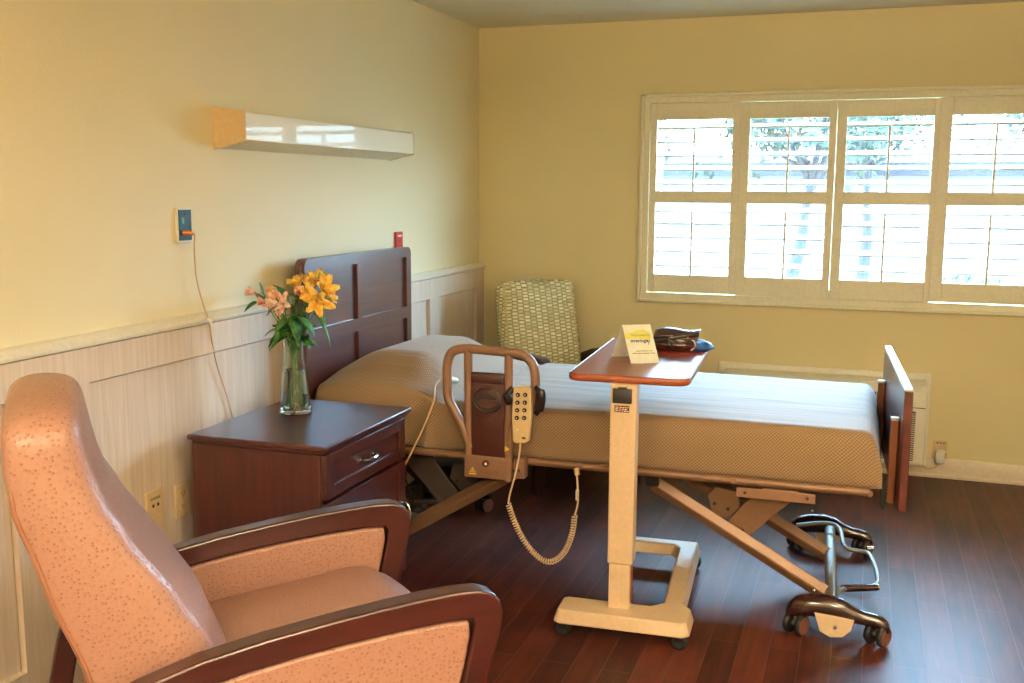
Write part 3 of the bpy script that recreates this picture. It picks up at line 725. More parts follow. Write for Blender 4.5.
# base: front bar, right bar and back bar as one casting
def slopebar(m, poly, z0, z1, inset):
    """closed polygon extruded with sloping sides"""
    n = len(poly); 
    top = []
    for i in range(n):
        p0, p1, p2 = Vector(poly[i-1]), Vector(poly[i]), Vector(poly[(i+1) % n])
        a = (p1-p0).normalized(); b = (p2-p1).normalized(); na = Vector((-a.y, a.x)); nb = Vector((-b.y, b.x)); nn = (na+nb)
        k = inset/max(.3, (1+na.dot(nb))); top.append(p1+nn*k)
    A = [m.bm.verts.new((p[0], p[1], z0)) for p in poly]; B = [m.bm.verts.new((p.x, p.y, z1)) for p in top]
    m.bm.faces.new(list(reversed(A))); m.bm.faces.new(B)
    for i in range(n): m.bm.faces.new((A[i], A[(i+1) % n], B[(i+1) % n], B[i]))
m = MB()
base = [(-.225, -.075), (-.20, -.092), (.215, -.092), (.238, -.07), (.238, .06), (.205, .10), (.195, .78), (-.16, .78), (-.16, .70), (.085, .70), (.105, .67), (.118, .09), (.085, .058), (-.20, .058), (-.225, .04)]
slopebar(m, [(x, y-(.03 if y > .5 else 0)) for x, y in base], .057, .103, .014); m.build('base', 'beige_metal', OT, world=False, bevel=.006, bseg=3)
for cx, cy in ((-.195, -.045), (.20, -.045), (-.135, .71), (.17, .71)):
    m = MB(); m.lathe([(0, -.014), (.022, -.015), (.030, -.009), (.030, .009), (.022, .015), (0, .014)], (cx, cy, .0305), 22, 'Y'); w = m.build('caster', 'rubber', OT, world=False)
    m = MB(); m.box((cx-.018, cy-.02, .03), (cx+.018, cy+.02, .056), .006, 2); m.build('caster_fork', 'black', w, world=False)

# ------------------------------------------------------------------ tent card on the table
ZT = .9035
A0 = Vector((1.43, -2.245, ZT)); wv = Vector((.093, .048, 0)); B0 = Vector((1.330, -2.118, ZT)); topA = Vector((1.381, -2.183, ZT+.128))
t = thing('tent_card', 'folded cream welcome card standing on the overbed table', 'card', A0[:])
def sheet(m, a, b, c, d, th=.0006):
    a, b, c, d = map(Vector, (a, b, c, d)); n = (b-a).cross(d-a).normalized()*th
    vs = [m.bm.verts.new(p) for p in (a, b, c, d, a+n, b+n, c+n, d+n)]
    for f in ((0, 1, 2, 3), (7, 6, 5, 4), (0, 4, 5, 1), (1, 5, 6, 2), (2, 6, 7, 3), (3, 7, 4, 0)): m.bm.faces.new([vs[i] for i in f])
m = MB(); sheet(m, A0, A0+wv, topA+wv, topA); m.build('front_leaf', 'card', t, smooth=False)
m = MB(); sheet(m, B0+wv, B0, topA, topA+wv); m.build('back_leaf', 'card', t, smooth=False)
ex = wv.normalized(); ey = (topA-A0).normalized(); ey = (ey-ex*ey.dot(ex)).normalized(); ez = ex.cross(ey)
if ez.y > 0: ez = -ez
def cardM(u, v, off=.0004):
    p = A0.lerp(A0+wv, u)+(topA-A0)*v+ez*off
    mm = Matrix((ex, ey, ex.cross(ey))).transposed().to_4x4(); mm.translation = p; return mm
# yellow swoosh
m = MB(); pts = [(0, .76), (.30, .80), (.5, .86), (.72, .87), (.88, .80), (.93, .70), (.88, .60), (.8, .56), (.62, .62), (.3, .64), (0, .62)]
f = [m.bm.verts.new((cardM(u, v, .0009)).translation) for u, v in pts]; m.bm.faces.new(f)
g = bmesh.ops.extrude_face_region(m.bm, geom=m.bm.faces[:]); 
for v in [q for q in g['geom'] if isinstance(q, bmesh.types.BMVert)]: v.co += ez*.0003
m.build('printed_swoosh', 'cardy', t, smooth=False)
text_part('Welcome to', .0135, 'inkg', t, cardM(.55, .72, .0018))
text_part('overings', .019, 'ink', t, cardM(.47, .575, .0018), bold=.0004)
text_part('y', .026, 'ink', t, cardM(.80, .56, .0018))
for v_, u0, u1, k in ((.30, .28, .84, 3), (.24, .14, .92, 5)):
    m = MB(); u = u0; rn = random.Random(k)
    while u < u1:
        w = rn.uniform(.03, .09); a = cardM(u, v_, .001).translation; b = cardM(min(u+w, u1), v_, .001).translation
        sheet(m, a, b, b+ey*.0035, a+ey*.0035, .0003); u += w+.02
    m.build('small_print', 'inkg', t, smooth=False)

# ------------------------------------------------------------------ pouch on the table
t = thing('pouch', 'brown leather pouch with a dark strap and blue cloth on the overbed table', 'bag', (1.55, -1.88, ZT))
def lump(m, c, r, seed, amp=.12, rz=0, freq=3):
    rn = random.Random(seed); ph = [rn.uniform(0, 6) for _ in range(6)]
    vs = m.blob((0, 0, 0), (1, 1, 1), 4); Rz = Matrix.Rotation(rz, 3, 'Z')
    for v in vs:
        p = v.co.copy(); d = 1+amp*(math.sin(freq*p.x+ph[0])*math.sin(freq*1.3*p.y+ph[1])+.5*math.sin(2.2*freq*p.z+ph[2]+2*p.x)+.4*math.sin(3*freq*p.x+ph[3]+p.y*4))
        q = Vector((abs(p.x)**.8*math.copysign(1, p.x)*r[0], p.y*r[1], p.z*r[2]))*d
        if q.z < -r[2]*.75: q.z = -r[2]*.75
        v.co = Rz @ q + Vector(c)
m = MB(); lump(m, (1.525, -1.90, ZT+.031), (.092, .062, .040), 3, .10, .35); pb = m.build('pouch_body', 'leather', t)
m = MB(); lump(m, (1.604, -1.875, ZT+.018), (.060, .045, .023), 8, .12, .1); m.build('cloth_end', 'bluecloth', t)
m = MB()
fl = []
for i in range(13):
    u = i/12; x = 1.455+.165*u; 
    fl.append([Vector((x, -1.975+.055*v+ .03*u, ZT+.052+.026*math.sin(v*1.5)+.010*math.sin(u*5+.5)+.016*u)) for v in [k/6 for k in range(7)]])
for i in range(12):
    for j in range(6):
        vs = [m.bm.verts.new(p) for p in (fl[i][j], fl[i+1][j], fl[i+1][j+1], fl[i][j+1])]; m.bm.faces.new(vs)
bmesh.ops.remove_doubles(m.bm, verts=m.bm.verts[:], dist=1e-5)
o = m.build('flap', 'leather', pb); sd = o.modifiers.new('s', 'SOLIDIFY'); sd.thickness = .004
m = MB(); m.tube(smoothpath([(1.46, -1.985, ZT+.047), (1.50, -1.985, ZT+.056), (1.53, -1.98, ZT+.06), (1.57, -1.96, ZT+.067), (1.62, -1.93, ZT+.08)], 5), .006, 8, flat=(1, .5)); m.tube(smoothpath([(1.512, -1.985, ZT+.062), (1.525, -1.99, ZT+.045), (1.535, -1.983, ZT+.022)], 5), .009, 8, flat=(.4, 1)); m.build('strap', 'leatherd', pb)
m = MB(); m.tube([(1.515, -1.99, ZT+.052), (1.533, -1.992, ZT+.05), (1.54, -1.99, ZT+.036), (1.52, -1.992, ZT+.036)], .003, 8, closed=True); m.build('buckle', 'steel', pb)
m = MB(); m.tube(smoothpath([(1.578, -1.945, ZT+.062), (1.602, -1.935, ZT+.046), (1.606, -1.925, ZT+.024), (1.59, -1.925, ZT+.008)], 5), .003, 8); m.build('piping', 'p_cream', pb)
m = MB(); m.box((1.47, -1.995, ZT), (1.63, -1.87, ZT+.004), rot=(0, 0, .25)); m.build('lining_flap', 'redcloth', t, bevel=.002)

# ------------------------------------------------------------------ nightstand
NS = thing('nightstand', 'dark cherry nightstand between the armchair and the bed', 'nightstand', (.35, -2.65, 0))
m = MB(); m.box((.09, -2.972, .681), (.613, -2.322, .70)); m.box((.10, -2.962, .668), (.602, -2.332, .683)); m.build('top', 'cherry', NS, bevel=.005, bseg=3)
m = MB(); m.box((.105, -2.948, .02), (.575, -2.93, .67)); m.box((.105, -2.366, .02), (.575, -2.348, .67)); m.box((.093, -2.948, .03), (.107, -2.348, .67)); m.box((.105, -2.948, .05), (.57, -2.348, .07)); m.box((.13, -2.94, .0), (.56, -2.36, .06)); m.box((.12, -2.94, .505), (.565, -2.36, .52))
m.build('carcass', 'cherry_x', NS, bevel=.002)
def shaker(name, y0, y1, z0, z1, parent, fr=.05, hv=False):
    m = MB(); m.box((.577, y0, z0), (.588, y1, z1)); d = m.build(name, 'cherry', parent, bevel=.001)
    m = MB(); x0, x1 = .587, .598
    m.box((x0, y0, z0), (x1, y0+fr, z1)); m.box((x0, y1-fr, z0), (x1, y1, z1)); m.box((x0, y0+fr, z0), (x1, y1-fr, z0+fr*.8)); m.box((x0, y0+fr, z1-fr*.8), (x1, y1-fr, z1)); m.build('front_frame', 'cherry', d, bevel=.0015)
    return d
dr = shaker('drawer', -2.945, -2.35, .515, .664, NS)
def pull(a, b, parent, out=.028):
    a, b = Vector(a), Vector(b); o = Vector((out, 0, 0)); m = MB()
    m.tube(smoothpath([a, a+o*.7+(b-a)*.06, a+o+(b-a)*.25, a+o*1.08+(b-a)*.5, a+o+(b-a)*.75, b+o*.7-(b-a)*.06, b], 5), .0055, 10)
    m.tube([a-Vector((.002, 0, 0)), a+Vector((.004, 0, 0))], .009, 12); m.tube([b-Vector((.002, 0, 0)), b+Vector((.004, 0, 0))], .009, 12); m.build('handle', 'chrome', parent)
pull((.59, -2.70, .588), (.59, -2.60, .588), dr)
dd = shaker('cabinet_door', -2.945, -2.35, .075, .503, NS)
pull((.598, -2.378, .24), (.598, -2.378, .345), dd)

# ------------------------------------------------------------------ vase and flowers
VC = Vector((.255, -2.555, .7015))
V = thing('vase', 'clear glass vase of water on the nightstand', 'vase', VC[:])
prof = [(.0, 0), (.054, 0), (.058, .004), (.059, .012), (.055, .03), (.050, .07), (.045, .12), (.039, .18), (.036, .215), (.036, .24), (.040, .272), (.042, .285), (.0395, .285), (.0375, .272), (.0335, .24), (.0335, .215), (.0365, .18), (.0425, .12), (.0475, .07), (.052, .032), (.050, .018), (.0, .014)]
m = MB(); m.lathe(prof, VC, 48); m.build('vase_glass', 'glass', V, ang=60)
m = MB(); m.lathe([(0, .0142), (.0497, .0182), (.0517, .032), (.0472, .07), (.0422, .12), (.0385, .158), (0, .158)], VC, 48); m.build('water', 'water', V, ang=60)
rf = random.Random(11)
def petals(m, c, axis, size, n=6, open_=.6, wid=.42):
    axis = Vector(axis).normalized(); u = axis.orthogonal().normalized(); w = axis.cross(u)
    for k in range(n):
        a = 2*PI*k/n+rf.uniform(-.15, .15); rad = u*math.cos(a)+w*math.sin(a); tan = axis.cross(rad); sz = size*rf.uniform(.85, 1.1); op = open_*rf.uniform(.8, 1.15)
        rows = []
        for i in range(6):
            s_ = i/5; r = sz*(op*s_**1.2+.05); h = sz*(1.0*s_-.35*op*s_**2.5); wd = sz*wid*(math.sin(PI*min(1, s_*.86+.07))**.8)*.5+.0006
            p = Vector(c)+rad*r+axis*h
            rows.append([m.bm.verts.new(p+tan*wd*q-(rad*.12*sz*(abs(q))*-1)*0+axis*(abs(q)*.10*sz)) for q in (-1, 0, 1)])
        for A, B in zip(rows, rows[1:]):
            for j in (0, 1): m.bm.faces.new((A[j], A[j+1], B[j+1], B[j]))
def leaf(m, p, d, L, wd, droop=.3):
    p = Vector(p); d = Vector(d).normalized(); sd = d.cross(Vector((0, 0, 1))); sd = sd.normalized() if sd.length > .01 else Vector((1, 0, 0)); rows = []
    sd = (sd+Vector((rf.uniform(-.4, .4), rf.uniform(-.4, .4), rf.uniform(-.5, .5)))).normalized()
    for i in range(8):
        s_ = i/7; q = p+d*L*s_+Vector((0, 0, -droop*L*s_*s_)); w_ = wd*math.sin(PI*min(1, s_*.9+.08))**.9*.5
        rows.append([m.bm.verts.new(q+sd*w_*k+Vector((0, 0, abs(k)*w_*.35))) for k in (-1, 0, 1)])
    for A, B in zip(rows, rows[1:]):
        for j in (0, 1): m.bm.faces.new((A[j], A[j+1], B[j+1], B[j]))
def leafp(t, *a):
    m = MB(); leaf(m, *a); solid(m.build('leaf', 'leaf', t, ang=70), .0006)
def solid(o, th=.0009): 
    s = o.modifiers.new('s', 'SOLIDIFY'); s.thickness = th; return o
heads = [  # position, material, size, openness, label, leaf directions
    ((.093, -2.56, 1.135), 'p_cream', .040, .35, 'pale pink half-closed flower reaching furthest left over the vase', (-1, 0, .35)),
    ((.125, -2.54, 1.118), 'p_pink', .032, .3, 'small pink bud just right of the furthest left flower', (-.8, 0, .3)),
    ((.172, -2.56, 1.143), 'p_ora', .036, .5, 'peach flower with upright petals left of the vase centre', (-.3, -.3, .9)),
    ((.198, -2.60, 1.108), 'p_cream', .036, .9, 'open cream and pink flower low at the left of the bunch', (-.4, -.8, .3)),
    ((.243, -2.61, 1.110), 'p_cream', .040, 1.0, 'open cream and pink flower low at the bunch centre', (0, -.9, .3)),
    ((.240, -2.62, 1.076), 'p_cream', .018, .5, 'tiny white bud hanging lowest in the bunch', (-.2, -.8, -.4)),
    ((.268, -2.545, 1.170), 'p_yel', .052, .7, 'golden flower on top left of the headboard corner', (-.2, -.3, .9)),
    ((.315, -2.60, 1.145), 'p_red', .044, .45, 'red and cream flower in the middle of the yellow ones', (.1, -.7, .7)),
    ((.357, -2.55, 1.190), 'p_yel', .046, .75, 'highest yellow flower of the bunch', (.1, -.3, .9)),
    ((.392, -2.56, 1.160), 'p_yel', .052, .8, 'large yellow flower furthest right of the bunch', (.6, -.4, .4)),
    ((.378, -2.60, 1.120), 'p_yel', .052, .95, 'large open golden flower low at the right of the bunch', (.4, -.8, -.1)),
    ((.402, -2.54, 1.132), 'p_yel', .038, .7, 'small yellow flower peeking out at the far right edge', (.9, .1, .2)),
    ((.300, -2.54, 1.185), 'p_yel', .038, .6, 'small pale yellow flower behind the golden top left one', (0, -.1, 1)),
    ((.352, -2.605, 1.150), 'p_yel', .040, .8, 'yellow flower facing the viewer above the large golden one', (.1, -.9, .4)),
    ((.150, -2.59, 1.105), 'p_pink', .030, .5, 'pink half-open flower below the small pink bud', (-.6, -.5, .2)),
    ((.222, -2.62, 1.132), 'p_pink', .030, .8, 'pink flower above the two low cream ones', (-.1, -.7, .6)),
    ((.335, -2.55, 1.172), 'p_ora', .040, .7, 'orange flower between the red one and the highest yellow one', (0, -.5, .8)),
]
for i, (p, mt, sz, op, lab, ax) in enumerate(heads):
    p = Vector(p); t = thing('flower', lab, 'flower', (VC.x, VC.y, .72), 0, 'cut flowers in the glass vase')
    a = 2*PI*i/len(heads); bot = VC+Vector((.026*math.cos(a), .026*math.sin(a), .022)); neck = VC+Vector((.022*math.cos(a+2.6), .022*math.sin(a+2.6), .25))
    neck = neck.lerp(VC+Vector(((p.x-VC.x)*.16, (p.y-VC.y)*.2, .25)), .7)
    mid = neck.lerp(p, .5)+Vector((0, 0, .03))
    m = MB(); m.tube(smoothpath([bot, bot.lerp(neck, .5), neck, mid, p-Vector(ax).normalized()*.008], 6), .0022, 6); st = m.build('stem', 'stem', t)
    m = MB(); sz *= 1.08; petals(m, p-Vector(ax).normalized()*sz*.4, ax, sz, 6, op, .52 if op > .6 else .5); 
    if op > .6: petals(m, p-Vector(ax).normalized()*sz*.3, ax, sz*.75, 3, op*.6, .4)
    solid(m.build('blossom', mt, t, ang=70), .0008)
    for k in range(3):
        f_ = (.2, .45, .7)[k]; q = neck.lerp(mid, f_*1.2) if k < 2 else mid.lerp(p, .4); an = rf.uniform(0, 6.28)
        leafp(t, q, (math.cos(an), math.sin(an)-.3, rf.uniform(-.1, .8)), rf.uniform(.05, .08), rf.uniform(.018, .028), rf.uniform(.1, .7))
    if i == 0: leafp(t, (.15, -2.57, 1.12), (-.35, 0, .9), .06, .02, 0); leafp(t, (.17, -2.57, 1.10), (-.8, -.1, .5), .075, .026, 0)
    if i == 6: leafp(t, (.26, -2.58, 1.10), (-.55, -.1, .8), .085, .03, .1); leafp(t, (.25, -2.59, 1.15), (-.9, 0, .3), .06, .012, 0)
    if i == 3: leafp(t, (.225, -2.59, 1.01), (-.5, -.2, -.8), .085, .036, 0)
    if i == 9: leafp(t, (.375, -2.58, 1.12), (.35, -.2, -.75), .10, .016, 0); leafp(t, (.36, -2.59, 1.08), (.45, -.2, -.1), .10, .018, 1.0)
    if i == 10: leafp(t, (.30, -2.60, 1.06), (.7, -.3, -.05), .09, .045, .6); leafp(t, (.28, -2.6, 1.05), (.4, -.4, -.4), .08, .045, .4); leafp(t, (.27, -2.6, 1.04), (-.1, -.4, .1), .07, .04, .6)
    if i in (2, 4, 5, 7):
        for q_ in range(3): a_ = rf.uniform(3.4, 6.0); leafp(t, neck+Vector((0, 0, .03+.025*q_)), (math.cos(a_)*.8, math.sin(a_)*.7, rf.uniform(.0, .9)), rf.uniform(.055, .085), rf.uniform(.028, .042), rf.uniform(.2, .7))
    if i == 8: leafp(t, (.37, -2.57, 1.17), (.15, 0, 1), .05, .018, 0)

# ------------------------------------------------------------------ armchairs
ARM = [(-.80, .545), (-.726, .575), (-.606, .61), (-.48, .632), (-.35, .648), (-.25, .658), (-.158, .665), (-.08, .668), (-.03, .665), (0, .653), (.016, .635), (.022, .61), (.018, .57), (.0, .50), (-.022, .42), (-.045, .30), (-.07, .15), (-.085, 0), (-.135, 0), (-.118, .15), (-.097, .30), (-.078, .42), (-.060, .50), (-.047, .56), (-.043, .59), (-.05, .602), (-.10, .605), (-.202, .602), (-.32, .594), (-.412, .585), (-.52, .570), (-.606, .553), (-.70, .53), (-.78, .50), (-.83, .40), (-.86, .25), (-.92, 0), (-.97, 0), (-.915, .25), (-.88, .42), (-.85, .52)]
def armchair(name, label, cat_, loc, rz, fab, woodm, W=.33, back=None, bw=.27, seat_z=0, dots=True, armh=1.0):
    t = thing(name, label, cat_, loc, rz)
    for sg in (-1, 1):
        m = MB(); lo, hi = sorted((sg*W, sg*(W-.052))); m.prism([(a, b*armh) for a, b in ARM], 'xz', lo, hi); m.build('arm_frame', woodm, t, world=False, bevel=.006, bseg=3)
        lo, hi = sorted((sg*(W-.008), sg*(W-.046)))
        pn = [(-.79, .49), (-.70, .525), (-.606, .549), (-.52, .566), (-.412, .581), (-.32, .590), (-.202, .598), (-.10, .601), (-.052, .597), (-.050, .56), (-.062, .50), (-.082, .42), (-.101, .30), (-.108, .235), (-.78, .20), (-.83, .30)]
        m = MB(); m.prism([(a, b*armh) for a, b in pn], 'xz', lo, hi); m.build('arm_panel', fab, t, world=False, bevel=.008, bseg=2)
    # seat cushion, crowned
    m = MB(); rings = []; wi = W-.055
    ny = 14; nxs = 18
    top = []
    for i in range(nxs+1):
        s_ = -.80+(.80-.02)*i/nxs; row = []
        for j in range(ny+1):
            l_ = -wi+2*wi*j/ny; cr = 1-(abs(l_)/wi)**3; fr_ = 1-max(0, (i/nxs-.80)/.20)**2.2
            z = (.435+.075*min(1, (i/nxs)*1.15))*1.0+.030*cr-.075*(1-fr_); row.append((s_, l_, z))
        top.append(row)
    vt = [[m.bm.verts.new(p) for p in r] for r in top]; vb = [[m.bm.verts.new((p[0]-(.01 if i == nxs else 0), p[1], .30)) for p in r] for i, r in enumerate(top)]
    for i in range(nxs):
        for j in range(ny):
            m.bm.faces.new((vt[i][j], vt[i+1][j], vt[i+1][j+1], vt[i][j+1])); m.bm.faces.new((vb[i][j], vb[i][j+1], vb[i+1][j+1], vb[i+1][j]))
    for i in range(nxs):
        m.bm.faces.new((vt[i][0], vb[i][0], vb[i+1][0], vt[i+1][0])); m.bm.faces.new((vt[i][ny], vt[i+1][ny], vb[i+1][ny], vb[i][ny]))
    for j in range(ny):
        m.bm.faces.new((vt[0][j], vt[0][j+1], vb[0][j+1], vb[0][j])); m.bm.faces.new((vt[nxs][j], vb[nxs][j], vb[nxs][j+1], vt[nxs][j+1]))
    m.build('seat_cushion', fab, t, world=False, bevel=.012, bseg=3, ang=60)
    m = MB(); m.box((-.78, -wi, .22), (-.085, wi, .31)); m.build('seat_rail', fab, t, world=False, bevel=.01)
    # backrest
    rear, front, bulge, crown, zt = back
    def ip(tab, z):
        if z <= tab[0][0]: return tab[0][1]
        for (a, b), (c, d) in zip(tab, tab[1:]):
            if z <= c: k = (z-a)/(c-a); k = k*k*(3-2*k)*.3+k*.7; return b+(d-b)*k
        return tab[-1][1]
    m = MB(); bm = m.bm; uvl = bm.loops.layers.uv.new('UVMap'); rows = []; zs = [.28+(zt-.28)*k/36 for k in range(37)]
    npf = 44
    levels = [(z, 0) for z in zs]+[(zt, k/9) for k in range(1, 8)]
    for iz, (z, kk) in enumerate(levels):
        r, f = ip(rear, z), ip(front, z); th = (f-r)/2-.004; ins = th*(1-math.cos(kk*PI/2)) *.97
        hw = bw-.004-ins*1.25; f2 = f-ins; r2 = r+ins; rc = min(.05, (f2-r2)*.42); rr_ = min(.02, (f2-r2)*.42); bl = ip(bulge, z)*(1-kk); row = []
        dome = .046*math.sin(kk*PI/2)
        # perimeter: start rear right, go forward along right side, across the front, back along left, across rear
        def corner(cx, cy, rad, a0, n): return [(cx+rad*math.cos(math.radians(a0+90*k/n)), cy+rad*math.sin(math.radians(a0+90*k/n))) for k in range(n+1)]
        P = corner(r2+rr_, -hw+rr_, rr_, 180, 3)+[(r2+(f2-r2)*k/5, -hw-.006*math.sin(PI*k/5)) for k in (1, 2, 3)]+corner(f2-rc, -hw+rc, rc, 270, 6)
        P += [(f2, -hw+rc+(2*hw-2*rc)*k/10) for k in range(1, 10)]
        P += corner(f2-rc, hw-rc, rc, 0, 6)+[(r2+(f2-r2)*k/5, hw+.006*math.sin(PI*k/5)) for k in (3, 2, 1)]+corner(r2+rr_, hw-rr_, rr_, 90, 3)
        P += [(r2, hw-rr_-(2*hw-2*rr_)*k/10) for k in range(1, 10)]
        for (s_, l_) in P:
            ff = max(0, min(1, (s_-r2)/(f2-r2+1e-6))); b_ = bl*(1-(abs(l_)/bw)**2.2)*ff
            row.append(bm.verts.new((s_+b_, l_, z+dome+crown*(1-(abs(l_)/bw)**2)*max(0, (z-.75)/(zt-.75))**2)))
        rows.append(row)
    n = len(rows[0])
    for a in range(len(rows)-1):
        for k in range(n):
            k2 = (k+1) % n; f = bm.faces.new((rows[a][k], rows[a][k2], rows[a+1][k2], rows[a+1][k]))
            for lp in f.loops: lp[uvl].uv = (lp.vert.co.y+(lp.vert.co.x*.9 if abs(lp.vert.co.y) > bw-.03 else 0), lp.vert.co.z)
    for row, rv in ((rows[0], 1), (rows[-1], 0)):
        f = bm.faces.new(list(reversed(row)) if rv else row)
        for lp in f.loops: lp[uvl].uv = (lp.vert.co.y, lp.vert.co.z)
        bmesh.ops.triangulate(bm, faces=[f], ngon_method='BEAUTY')
    pr_ok = [v for rw in rows[-13:] for v in rw]
    for _ in range(8): bmesh.ops.smooth_vert(bm, verts=pr_ok, factor=.5, use_axis_x=True, use_axis_y=True, use_axis_z=True)
    # keep outlines for piping
    nr = 4+3+7+9+7+3
    pipe_r = [tuple(rw[2].co) for rw in rows[4:37]]; pipe_l = []
    bk = m.build('backrest', fab, t, world=False, ang=181)
    return t, bk, pipe_r, pipe_l
rearP = [(.28, -.72), (.56, -.812), (.76, -.880), (.94, -.933), (1.0, -.940), (1.04, -.935)]
frontP = [(.28, -.46), (.45, -.530), (.60, -.588), (.70, -.640), (.84, -.728), (.90, -.762), (.98, -.790), (1.04, -.800)]
bulP = [(.28, .02), (.6, .03), (.75, .010), (.9, .008), (1.0, .015), (1.08, .01)]
ac, bk, pr_, pl_ = armchair('armchair', 'tan dotted vinyl armchair with cherry wood arms in the left foreground', 'armchair', (1.24, -3.53, 0), math.radians(42), 'ostrich', 'cherry_frame', .355, (rearP, frontP, bulP, .048, 1.035), .262)
m = MB(); m.tube(pr_[:-4], .0045, 6); m.build('piping', 'seam', bk, world=False)
rear2 = [(.28, -.70), (.6, -.78), (.9, -.86), (1.0, -.885)]
front2 = [(.28, -.60), (.6, -.68), (.9, -.765), (1.0, -.80)]
bul2 = [(.28, .02), (.6, .03), (1.0, .02)]
gc, bk2, pr2, pl2 = armchair('armchair', 'green and cream patterned armchair in the corner behind the bed', 'armchair', (.985, -.935, 0), math.radians(-50), 'greenfab', 'dkplastic', .30, (rear2, front2, bul2, .012, .96), .235, armh=1.05)
m = MB(); m.tube(pr2, .004, 6); m.build('piping', 'greenfab', bk2, world=False)

# ------------------------------------------------------------------ outdoors
struct(bx('ground', (-30, .15, -.35), (34, 60, -.25), 'pavement', smooth=False))
o = bx('lawn', (-30, 3.2, -.26), (34, 8.5, -.235), 'grass', smooth=False); o['kind'] = 'stuff'; o['label'] = 'strip of lawn outside the window'; o['category'] = 'grass'
hs = thing('house', 'pale low house with a blue-grey roof across the yard outside', 'house', (4, 19, -.25))
bx('wall', (-9, 19, -.25), (16, 26, 1.95), 'stucco', hs, smooth=False)
m = MB(); m.prism([(18.2, 1.85), (18.2, 2.15), (22.5, 2.5), (27, 2.15), (27, 1.95)], 'yz', -9.6, 16.6); m.build('roof', 'roof', hs, smooth=False)
for k in range(6):
    m = MB(); x = -6+k*3.6; m.box((x, 18.93, .7), (x+1.5, 19.02, 1.2)); m.build('window', 'stucco', hs, smooth=False)
def tree(x, y, h, r, seed, label, n=260, lean=0, low=.35):
    rt = random.Random(seed); t = thing('tree', label, 'tree', (x, y, -.25), 0, 'trees outside the window')
    m = MB(); top = Vector((x+lean, y, h*.8)); base = Vector((x, y, -.25)); fk = base.lerp(top, .45)
    m.tube(smoothpath([base, base.lerp(top, .25)+Vector((.05, 0, 0)), fk, top], 5), [.13*(1-.75*k/15) for k in range(16)], 10)
    ends = []
    for k in range(7):
        a = rt.uniform(0, 6.28); e = fk+Vector((math.cos(a)*r*.8, math.sin(a)*r*.6, rt.uniform(.4, 1)*(h-fk.z)*.8)); m.tube(smoothpath([fk+Vector((0, 0, .1*k)), fk.lerp(e, .5)+Vector((0, 0, .15)), e], 4), [.05, .045, .04, .035, .03, .025, .02, .015, .01], 8); ends.append(e)
    m.build('trunk', 'bark', t)
    m = MB()
    for k in range(n):
        e = rt.choice(ends+[top]); d = Vector((rt.gauss(0, 1), rt.gauss(0, 1), rt.gauss(0, .8)))*r*.3; p = e+d
        for q in range(7):
            c = p+Vector((rt.uniform(-.2, .2), rt.uniform(-.2, .2), rt.uniform(-.2, .2))); u = Vector((rt.gauss(0, 1), rt.gauss(0, 1), rt.gauss(0, 1))).normalized(); w_ = u.orthogonal().normalized(); L_ = rt.uniform(.07, .13)
            vs = [m.bm.verts.new(c+v_) for v_ in (u*L_, w_*L_*.45, -u*L_, -w_*L_*.45)]; m.bm.faces.new(vs)
    bmesh.ops.recalc_face_normals(m.bm, faces=m.bm.faces[:])
    m.build('foliage', 'foliage', t, smooth=False)
tree(-1.9, 9.0, 3.4, 1.1, 1, 'leafy tree seen through the left shutter panel', lean=-.5)
tree(1.0, 12.0, 4.2, 1.2, 2, 'forked tree seen through the second shutter panel', lean=.6)
tree(2.2, 16.0, 4.4, 1.3, 3, 'tree seen through the third shutter panel')
tree(5.6, 12.5, 4.1, 1.3, 5, 'tree seen through the right shutter panel', lean=.3)
def bush(x, y, r, seed, label):
    rt = random.Random(seed); m = MB()
    for k in range(500):
        d = Vector((rt.gauss(0, 1), rt.gauss(0, 1), rt.gauss(0, 1))).normalized()*r*rt.uniform(.6, 1); c = Vector((x, y, -.2+r*.6))+Vector((d.x*1.5, d.y, d.z*.8))
        if c.z < -.24: c.z = -.2
        u = Vector((rt.gauss(0, 1), rt.gauss(0, 1), rt.gauss(0, 1))).normalized(); w_ = u.orthogonal().normalized(); L_ = rt.uniform(.05, .1)
        m.bm.faces.new([m.bm.verts.new(c+v_) for v_ in (u*L_, w_*L_*.5, -u*L_, -w_*L_*.5)])
    o = m.build('bush', 'foliage', smooth=False); tag(o, label, 'bush', 'bushes outside the window')
bush(-.6, 6.5, .55, 1, 'low bush outside the left shutter panel'); bush(3.4, 8.2, .5, 3, 'low bush outside between the two right shutter panels')

# ------------------------------------------------------------------ light
w = bpy.data.worlds.new('World'); S.world = w; w.use_nodes = True; nt = w.node_tree
bg = nt.nodes['Background']; tc = nt.nodes.new('ShaderNodeTexCoord'); sx = nt.nodes.new('ShaderNodeSeparateXYZ'); rp = nt.nodes.new('ShaderNodeValToRGB')
nt.links.new(tc.outputs['Generated'], sx.inputs[0]); nt.links.new(sx.outputs[2], rp.inputs[0]); nt.links.new(rp.outputs[0], bg.inputs[0])
rp.color_ramp.elements[0].position = .0; rp.color_ramp.elements[0].color = (.10, .14, .16, 1); rp.color_ramp.elements[1].position = .38; rp.color_ramp.elements[1].color = (.39, .69, 1, 1)
bg.inputs[1].default_value = 98
def area(name, loc, rot, sx_, sy_, power, color, portal=False):
    l = bpy.data.lights.new(name, 'AREA'); l.shape = 'RECTANGLE'; l.size = sx_; l.size_y = sy_; l.energy = power; l.color = color
    if portal: l.cycles.is_portal = True
    o = bpy.data.objects.new(name, l); COL.objects.link(o); o.location = loc; o.rotation_euler = rot; return o
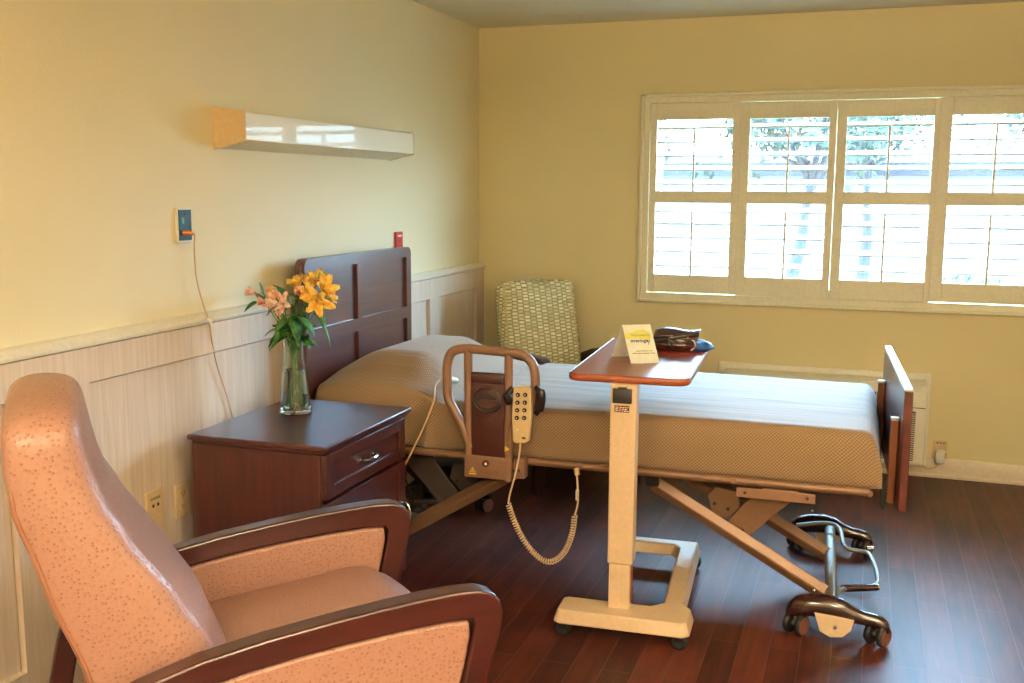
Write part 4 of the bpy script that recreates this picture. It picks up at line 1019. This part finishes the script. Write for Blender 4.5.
area('window_portal', ((W0+W1)/2, .13, (WB+WT)/2), (math.radians(-90), 0, 0), W1-W0, WT-WB, 1, (1, 1, 1), True)
WARM = (1, .85, .63)
for i, (x, y, e) in enumerate(((3.4, -4.3, .45), (3.2, -6.4, 1.15), (1.3, -6.5, .75))):  # added fill panels out of view, brightening room and ceiling with warm light
    t = thing('fill_panel', ['added square fill light panel by the right wall', 'added square fill light panel behind the viewer on the right', 'added square fill light panel behind the viewer on the left'][i], 'fill light', (x, y, 2.1), 0)
    bx('fill_body', (x-.33, y-.33, 2.1), (x+.33, y+.33, 2.13), 'white', t, .004)
    for dx in (-.25, .25):
        m = MB(); m.cyl((x+dx, y, 2.125), (x+dx, y, H), .004, 8); m.build('cable', 'steel', t)
    area('fill_down', (x, y, 2.097), (0, 0, 0), .6, .6, 56*e, WARM)
    area('fill_up', (x, y, 2.135), (PI, 0, 0), .6, .6, 235*e, WARM)

# ------------------------------------------------------------------ camera
cam = bpy.data.cameras.new('Camera'); co = bpy.data.objects.new('Camera', cam); COL.objects.link(co); S.camera = co
cam.sensor_width = 36; cam.lens = 1019.65/1024*36; cam.clip_start = .05; cam.clip_end = 200
a, b, c = -0.3303, 0.1475, -0.0051
a, b, c = -0.3302804240506138, 0.1475462049323813, -0.005148786028993781
f = Vector((math.sin(a)*math.cos(b), math.cos(a)*math.cos(b), -math.sin(b))); r = Vector((math.cos(a), -math.sin(a), 0)); d = f.cross(r)
r2 = r*math.cos(c)+d*math.sin(c); d2 = -r*math.sin(c)+d*math.cos(c)
co.matrix_world = Matrix((r2, -d2, -f)).transposed().to_4x4(); co.location = (2.1865779, -5.75210914, 1.5096534)

S.view_settings.view_transform = 'Standard'; S.view_settings.look = 'None'; S.view_settings.exposure = .2; S.view_settings.gamma = 1; S.view_settings.use_curve_mapping = False
S.cycles.use_denoising = True
S.cycles.max_bounces = 8; S.cycles.transparent_max_bounces = 8; S.cycles.sample_clamp_indirect = 6; S.cycles.caustics_reflective = False
